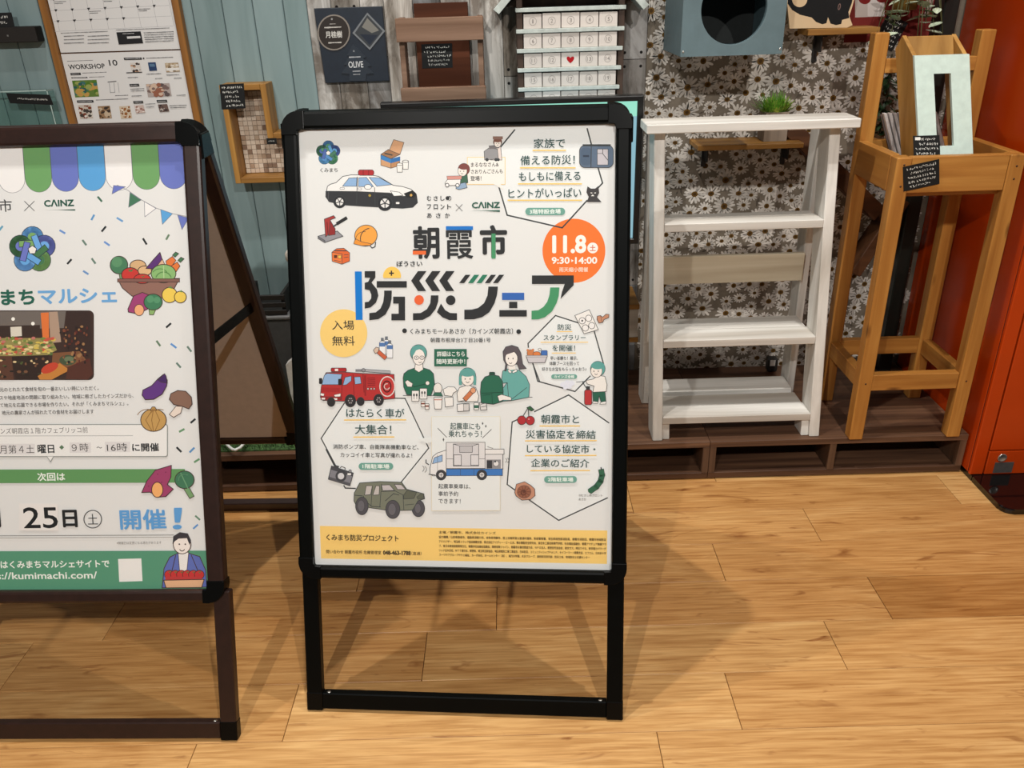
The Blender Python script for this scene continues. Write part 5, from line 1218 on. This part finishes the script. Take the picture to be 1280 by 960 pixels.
    for s_, w_, ln in rows:
        a.k += 2; a.txt.append((s_, (-.0415 + ln / 2, w_), ln, .0054, lin(DK), .02, 0.0, a.k * a.STEP))
    return a

def left_art():
    a = Art(homography([(-160.4, 189.3), (230, 179), (262, 735), (-108.8, 738.3)], [(-KW, KH), (KW, KH), (KW, 0), (-KW, 0)]))
    a.STEP = 2e-6
    a.raw([(-KW - .003, -.003), (KW + .003, -.003), (KW + .003, KH + .003), (-KW - .003, KH + .003)], (227, 228, 227))
    J_, K_, M_ = (0, 140, .25), (0, 360, .25), (0, 540, .25)
    GN, IN, SK, WH = (112, 164, 104), (108, 122, 196), (92, 164, 220), (240, 239, 238)
    # awning
    n = 12; wS = 2 * KW / 11.6
    for k in range(12):
        x1 = KW + .002 - k * wS; x0 = max(x1 - wS, -KW); c = (IN, GN, WH, SK)[k % 4]; r = (x1 - x0) / 2; xm = (x0 + x1) / 2; yb = KH - .079
        q = [(x0, KH + .001), (x0, yb + r)] + [(xm - r * math.cos(t_), yb + r - r * math.sin(t_)) for t_ in [math.pi * i / 14 for i in range(1, 14)]] + [(x1, yb + r), (x1, KH + .001)]
        a.raw(q, (96, 98, 110)); e = .0006; a.raw([(xm + (p[0] - xm) * (1 - e / r), p[1] + (e if p[1] < yb + r * .9 else 0)) for p in q], c)
    # bunting
    a.at(*J_); st = [(585, 365), (640, 392), (705, 438), (780, 480), (860, 508), (945, 524)]; a.line(st, (150, 150, 156), 3)
    for q, c in (([(568, 367), (628, 374), (560, 410)], IN), ([(650, 402), (706, 440), (643, 477)], (70, 120, 92)), ([(722, 448), (780, 482), (724, 524)], WH), ([(803, 487), (863, 508), (812, 562)], SK), ([(888, 515), (944, 530), (910, 588)], IN)): a.poly(q, c, (120, 124, 140), 2.5)
    # confetti
    CF = [((70, 110, 92), 490, 425, 508, 446), ((104, 130, 104), 832, 636, 844, 615), ((92, 150, 200), 458, 538, 470, 516), ((110, 160, 210), 586, 530, 612, 546), ((40, 44, 46), 510, 596, 528, 574), ((110, 150, 210), 300, 592, 324, 606), ((104, 130, 118), 414, 642, 430, 664), ((110, 150, 210), 523, 650, 546, 666), ((40, 44, 46), 716, 634, 732, 660), ((40, 44, 46), 338, 758, 356, 738), ((104, 130, 118), 460, 734, 476, 756), ((110, 150, 200), 418, 796, 440, 810), ((96, 160, 190), -2, 590, 12, 572)]
    for c, x0, y0, x1, y1 in CF: a.line([(x0, y0), (x1, y1)], c, 10)
    a.at(*K_)
    for c, x0, y0, x1, y1 in (((40, 44, 46), 833, 196, 853, 178), ((104, 130, 104), 784, 266, 800, 288), ((96, 150, 210), 856, 280, 880, 298), ((104, 130, 118), 938, 294, 955, 316), ((104, 130, 118), 884, 376, 902, 396), ((40, 44, 46), 955, 673, 975, 656), ((104, 150, 110), 898, 718, 920, 706), ((40, 44, 46), 885, 798, 905, 818), ((96, 150, 200), 950, 820, 970, 800), ((104, 150, 110), 973, 870, 995, 856)): a.line([(x0, y0), (x1, y1)], c, 10)
    a.at(*M_)
    for c, x0, y0, x1, y1 in (((104, 140, 118), 978, 420, 998, 438), ((96, 150, 210), 968, 482, 988, 464)): a.line([(x0, y0), (x1, y1)], c, 9)
    # heading
    a.at(*J_); a.text('朝霞市', -152, 60, 470, 62, INKC, .01); a.line([(122, 446), (172, 494)], INKC, 3); a.line([(172, 446), (122, 494)], INKC, 3); a.text('CΛINZ', 220, 370, 455, 36, (36, 84, 70), .10); a.poly([(208, 492), (376, 486), (376, 493), (290, 490)], (36, 84, 70))
    knot(a, 162, 690, 112, 0, [(104, 168, 226), (110, 122, 200), (124, 172, 104), (112, 172, 232), (70, 120, 80)], (40, 48, 72))
    a.text('くみ', -165, -12, 930, 78, (34, 96, 80), .07); a.text('まち', 4, 172, 926, 78, (34, 96, 80), .08); a.text('マルシェ', 190, 584, 920, 76, (108, 168, 220), .08)
    # bowl of vegetables
    B2 = (70, 52, 48)
    a.poly([(590, 838), (898, 832), (870, 885), (830, 925), (740, 945), (660, 920), (612, 880)], (146, 108, 96), B2, 4)
    a.poly([(590, 775), (618, 770), (640, 845), (600, 835)], (110, 150, 104), B2, 3); a.ell(595, 765, 44, (72, 126, 92), edge=B2, w=4); a.ell(585, 750, 26, (92, 146, 106)); a.ell(690, 768, 40, (214, 176, 130), ry=28, edge=B2, w=4); a.ell(724, 794, 34, (222, 184, 138), ry=24, edge=B2, w=4)
    a.poly([(730, 782), (770, 735), (800, 702), (812, 740), (776, 785)], (92, 52, 120), B2, 4); a.poly([(785, 770), (812, 735), (836, 790), (806, 796)], (220, 180, 150), B2, 3)
    for x, y in ((878, 716), (905, 742)): a.poly([(x - 16, y), (x, y - 16), (x + 16, y - 8), (x - 2, y + 10)], (70, 120, 84), B2, 3)
    a.poly([(830, 745), (862, 722), (880, 742), (858, 772), (834, 772)], (226, 122, 60), B2, 3); a.poly([(856, 770), (886, 750), (900, 770), (876, 806), (866, 796)], (226, 122, 60), B2, 3)
    a.ell(652, 814, 44, (200, 58, 52), ry=36, edge=B2, w=4); a.ell(712, 834, 42, (200, 58, 52), ry=24, edge=B2, w=4); a.poly([(640, 784), (652, 792), (668, 782), (660, 798), (646, 798)], (80, 120, 70)); a.poly([(700, 818), (712, 822), (728, 816), (716, 828)], (80, 120, 70))
    a.ell(818, 808, 62, (140, 186, 118), ry=46, edge=B2, w=4); a.arc(818, 840, 40, 200, 340, (96, 146, 84), 5); a.arc(800, 830, 46, 220, 320, (96, 146, 84), 4); a.line([(818, 770), (820, 850)], (176, 208, 150), 5); a.rect(588, 834, 898, 850, (132, 94, 84), B2, 3)
    a.poly([(640, 985), (668, 920), (712, 902), (746, 915), (738, 985), (690, 1010), (642, 1000)], (160, 66, 118), B2, 4); a.ell(696, 990, 24, (240, 176, 128), ry=28, edge=B2, w=3); a.poly([(745, 985), (780, 985), (768, 1014), (748, 1014)], (140, 180, 110), B2, 3); a.ell(766, 950, 46, (66, 128, 92), ry=40, edge=B2, w=4); a.ell(752, 936, 18, (88, 150, 110)); a.ell(785, 940, 16, (88, 150, 110)); a.ell(848, 915, 38, (238, 206, 90), ry=38, edge=B2, w=4); a.ell(902, 925, 30, (238, 206, 90), ry=29, edge=B2, w=4); a.poly([(840, 878), (856, 870), (862, 884)], (96, 140, 80)); a.poly([(896, 898), (908, 890), (912, 902)], (96, 140, 80))
    # printed photograph of the market
    a.at(*K_); a.round(-330, 112, 470, 460, 26, (62, 44, 38)); g = random.Random(4)
    a.poly([(-320, 118), (330, 116), (320, 200), (-320, 215)], (112, 104, 98)); a.poly([(330, 116), (450, 118), (462, 330), (330, 320)], (56, 40, 36)); a.poly([(-320, 195), (200, 185), (200, 240), (-320, 250)], (58, 44, 38))
    a.poly([(204, 124), (244, 122), (246, 256), (214, 258)], (224, 120, 60)); a.poly([(246, 120), (288, 118), (306, 270), (252, 275)], (176, 150, 130)); a.poly([(52, 195), (108, 192), (110, 240), (55, 244)], (220, 214, 200)); a.ell(66, 155, 9, (250, 248, 240)); a.ell(165, 178, 9, (250, 248, 240))
    a.poly([(-320, 250), (255, 250), (285, 310), (240, 335), (-320, 352)], (150, 140, 84))
    for _ in range(230):
        x, y = g.uniform(-310, 270), g.uniform(248, 330); a.ell(x, y, g.uniform(6, 16), g.choice([(206, 190, 110), (120, 140, 70), (196, 120, 110), (226, 210, 150), (90, 110, 60), (200, 90, 70), (216, 190, 90)]), ry=g.uniform(4, 9), n=7)
    a.poly([(-320, 340), (60, 340), (70, 460), (-320, 456)], (92, 60, 46)); a.poly([(60, 345), (240, 335), (250, 400), (180, 456), (80, 456)], (50, 36, 30))
    for _ in range(80): x, y = g.uniform(-300, 240), g.uniform(352, 445); a.ell(x, y, g.uniform(5, 12), g.choice([(60, 56, 40), (120, 84, 60), (226, 200, 150), (40, 34, 28), (80, 90, 50)]), ry=g.uniform(4, 8), n=6)
    a.poly([(265, 325), (400, 315), (440, 370), (330, 400), (260, 390)], (126, 84, 56)); a.ell(340, 360, 42, (70, 84, 60), ry=26); a.ell(346, 356, 24, (106, 120, 90), ry=14)
    a.poly([(190, 440), (300, 375), (350, 410), (260, 458), (200, 458)], (196, 130, 60)); a.ell(250, 400, 46, (196, 70, 48), ry=22, rot=-25); a.poly([(340, 395), (450, 350), (466, 430), (440, 458), (330, 456)], (84, 48, 38))
    for _ in range(60): x, y = g.uniform(300, 445), g.uniform(190, 380); a.ell(x, y, g.uniform(4, 9), g.choice([(120, 70, 50), (40, 30, 28), (160, 120, 80), (90, 40, 34)]), ry=g.uniform(4, 10), n=6)
    # words
    TX = (96, 94, 94)
    for s_, x0, x1, y in (('地元のとれたて食材を旬の一番おいしい時にいただく。', -22, 494, 504), ('ロスや地産地消の問題に取り組みたい。地域に根ざしたカインズだから、', -22, 668, 543), ('すべて地元を応援できる市場を作りたい。それが「くみまちマルシェ」。', -42, 642, 581), ('地元の農家さんが採れたての食材をお届けします', 10, 470, 620)): a.text(s_, x0, x1, y, 22, TX, .015)
    a.round(-420, 682, 838, 842, 10, (236, 236, 234), (140, 146, 142), 4); a.poly([(238, 842), (268, 842), (254, 868)], (236, 236, 234)); a.line([(238, 844), (254, 868), (268, 844)], (140, 146, 142), 3); a.line([(-300, 740), (665, 738)], (160, 162, 162), 2.5)
    a.text('カインズ朝霞店１階カフェブリッコ前', -56, 440, 712, 30, TX, 0); a.rect(350, 772, 456, 824, (222, 220, 220)); a.rect(526, 768, 652, 820, (222, 220, 220)); a.rect(-200, 778, 176, 832, (222, 220, 220))
    a.text('毎月第４土', -44, 172, 806, 42, (70, 68, 68), 0); a.text('曜日', 189, 273, 804, 44, INKC, .05); a.poly([(310, 784), (322, 796), (310, 808), (298, 796)], (90, 120, 92)); a.text('９時', 360, 444, 797, 42, (70, 68, 68), 0); a.text('〜', 484, 512, 797, 12, INKC, .05); a.text('16時', 536, 638, 796, 42, (70, 68, 68), 0); a.text('に開催', 662, 796, 796, 42, INKC, .06)
    a.at(*M_); a.poly([(-430, 188), (925, 184), (935, 252), (-430, 256)], (98, 152, 94)); a.text('次回は', 188, 327, 223, 42, (238, 244, 236), .05)
    a.text('10月', -190, 4, 430, 100, (30, 32, 34), .02); a.rect(98, 356, 292, 492, (234, 231, 228)); a.text('25', 118, 290, 428, 106, (26, 28, 30), .03); a.text('日', 314, 388, 432, 88, (30, 32, 34), .07); a.arc(465, 435, 44, 0, 360, (60, 62, 64), 4, n=30); a.text('土', 440, 490, 435, 52, (60, 62, 64), 0)
    a.text('開催', 600, 832, 436, 102, (96, 160, 218), .05); a.text('！', 866, 912, 432, 108, (96, 160, 218), .05, .1); a.line([(-420, 520), (870, 514)], (150, 150, 148), 4); a.line([(-420, 530), (870, 524)], (170, 170, 168), 3); a.text('※開催日は変更になる場合があります', 585, 808, 553, 15, (140, 138, 136))
    a.poly([(-440, 596), (1042, 592), (1054, 782), (-430, 790)], (88, 152, 122)); a.text('詳しくはくみまちマルシェサイトで', -126, 548, 660, 40, (240, 246, 240), .05); a.text('https://kumimachi.com/', -122, 487, 722, 46, (240, 246, 240), .04)
    a.poly([(592, 634), (708, 631), (714, 744), (598, 748)], (238, 238, 236))
    # sweet potato and spinach
    a.poly([(710, 302), (735, 245), (778, 190), (858, 166), (856, 225), (838, 262), (868, 285), (830, 322), (790, 325), (752, 300)], (160, 66, 108), B2, 4); a.ell(788, 288, 28, (242, 178, 112), ry=38, edge=B2, w=4); a.poly([(912, 270), (938, 262), (972, 320), (950, 332)], (120, 160, 110), B2, 3); a.ell(924, 238, 48, (66, 120, 90), ry=44, edge=B2, w=4); a.line([(905, 205), (950, 300)], (110, 160, 120), 5); a.arc(924, 240, 30, 180, 300, (96, 150, 112), 5); [a.ell(x, y, 3, (110, 40, 76)) for x, y in ((745, 270), (790, 210), (830, 200), (810, 250))]
    # grower with a crate of tomatoes
    a.poly([(812, 778), (822, 680), (850, 625), (890, 605), (945, 605), (1000, 622), (1030, 690), (1036, 774)], (96, 112, 184), B2, 4); a.poly([(892, 600), (945, 600), (935, 700), (900, 700)], (238, 236, 234), B2, 3); a.ell(912, 560, 44, (242, 234, 228), ry=48, edge=B2, w=4); a.poly([(864, 560), (868, 520), (900, 500), (940, 506), (956, 540), (950, 566), (936, 530), (895, 532), (876, 545)], (58, 56, 62)); [a.ell(x, 560, 4, B2) for x in (898, 928)]; a.arc(912, 582, 12, 20, 160, B2, 4); a.line([(880, 615), (862, 690)], B2, 4); a.line([(958, 615), (990, 690)], B2, 4)
    for k in range(6): a.ell(848 + 30 * k, 712, 24, (198, 54, 54), ry=22, edge=B2, w=3); a.poly([(838 + 30 * k, 692), (848 + 30 * k, 700), (860 + 30 * k, 690), (850 + 30 * k, 706)], (80, 120, 70))
    a.rect(828, 722, 1012, 742, (190, 60, 60)); a.poly([(820, 740), (1022, 736), (1010, 776), (832, 778)], (228, 180, 140), B2, 4)
    # aubergine, mushroom, onion
    a.at(*K_); a.poly([(712, 535), (716, 510), (760, 488), (790, 455), (818, 432), (838, 460), (834, 490), (812, 530), (770, 556), (728, 558)], (98, 56, 132), B2, 4); a.poly([(790, 458), (812, 440), (824, 428), (832, 440), (838, 475), (806, 470)], (70, 40, 100), B2, 3)
    a.poly([(882, 590), (914, 592), (905, 625), (870, 646), (848, 632)], (232, 218, 206), B2, 3); a.poly([(848, 556), (856, 528), (890, 512), (930, 516), (958, 545), (962, 580), (945, 604), (915, 592), (870, 582)], (136, 104, 88), B2, 4)
    a.ell(769, 660, 64, (196, 156, 92), ry=56, edge=B2, w=4); a.poly([(752, 612), (762, 594), (776, 594), (786, 612)], (186, 146, 84), B2, 3); [a.arc(769 + d, 660, 58, -90 - s_ * 60, -90 + s_ * 20, (150, 112, 60), 3, ry=54) for d, s_ in ((-30, 1), (30, 1))]; a.line([(769, 606), (760, 660), (769, 712)], (150, 112, 60), 4); a.line([(775, 606), (800, 660), (778, 712)], (150, 112, 60), 4); a.line([(765, 606), (730, 660), (760, 712)], (150, 112, 60), 4)
    return a
# ================================================================== put the signs together and print everything
ART_C, ART_L = central_art(), left_art()
flush_text()
sgn, pst = a_board(-.1159, 1.2565, .3247, -.0741, 'black framed A-board sign with a cream disaster fair poster in the middle of the floor', .0275, blackm, .030, .3065, ART_C, plain('white_backing', (222, 220, 216), .6), .031)
pst['label'] = 'cream event poster with dark Japanese title and drawn vehicles'
sgn, pst = a_board(-.8656, 1.2278, .3538, -.0284, 'brown framed A-board sign with market poster and striped awning print at left edge', .0320, brownm, .031, .322, ART_L, plain('beige_backing', (176, 162, 150), .6, var=.02), .034)
pst['label'] = 'pale market poster with striped awning and vegetables'
finish_cards(); finish_sheets(); finish_tags(); print_boxes(BOX_ARTS); finish_cat()
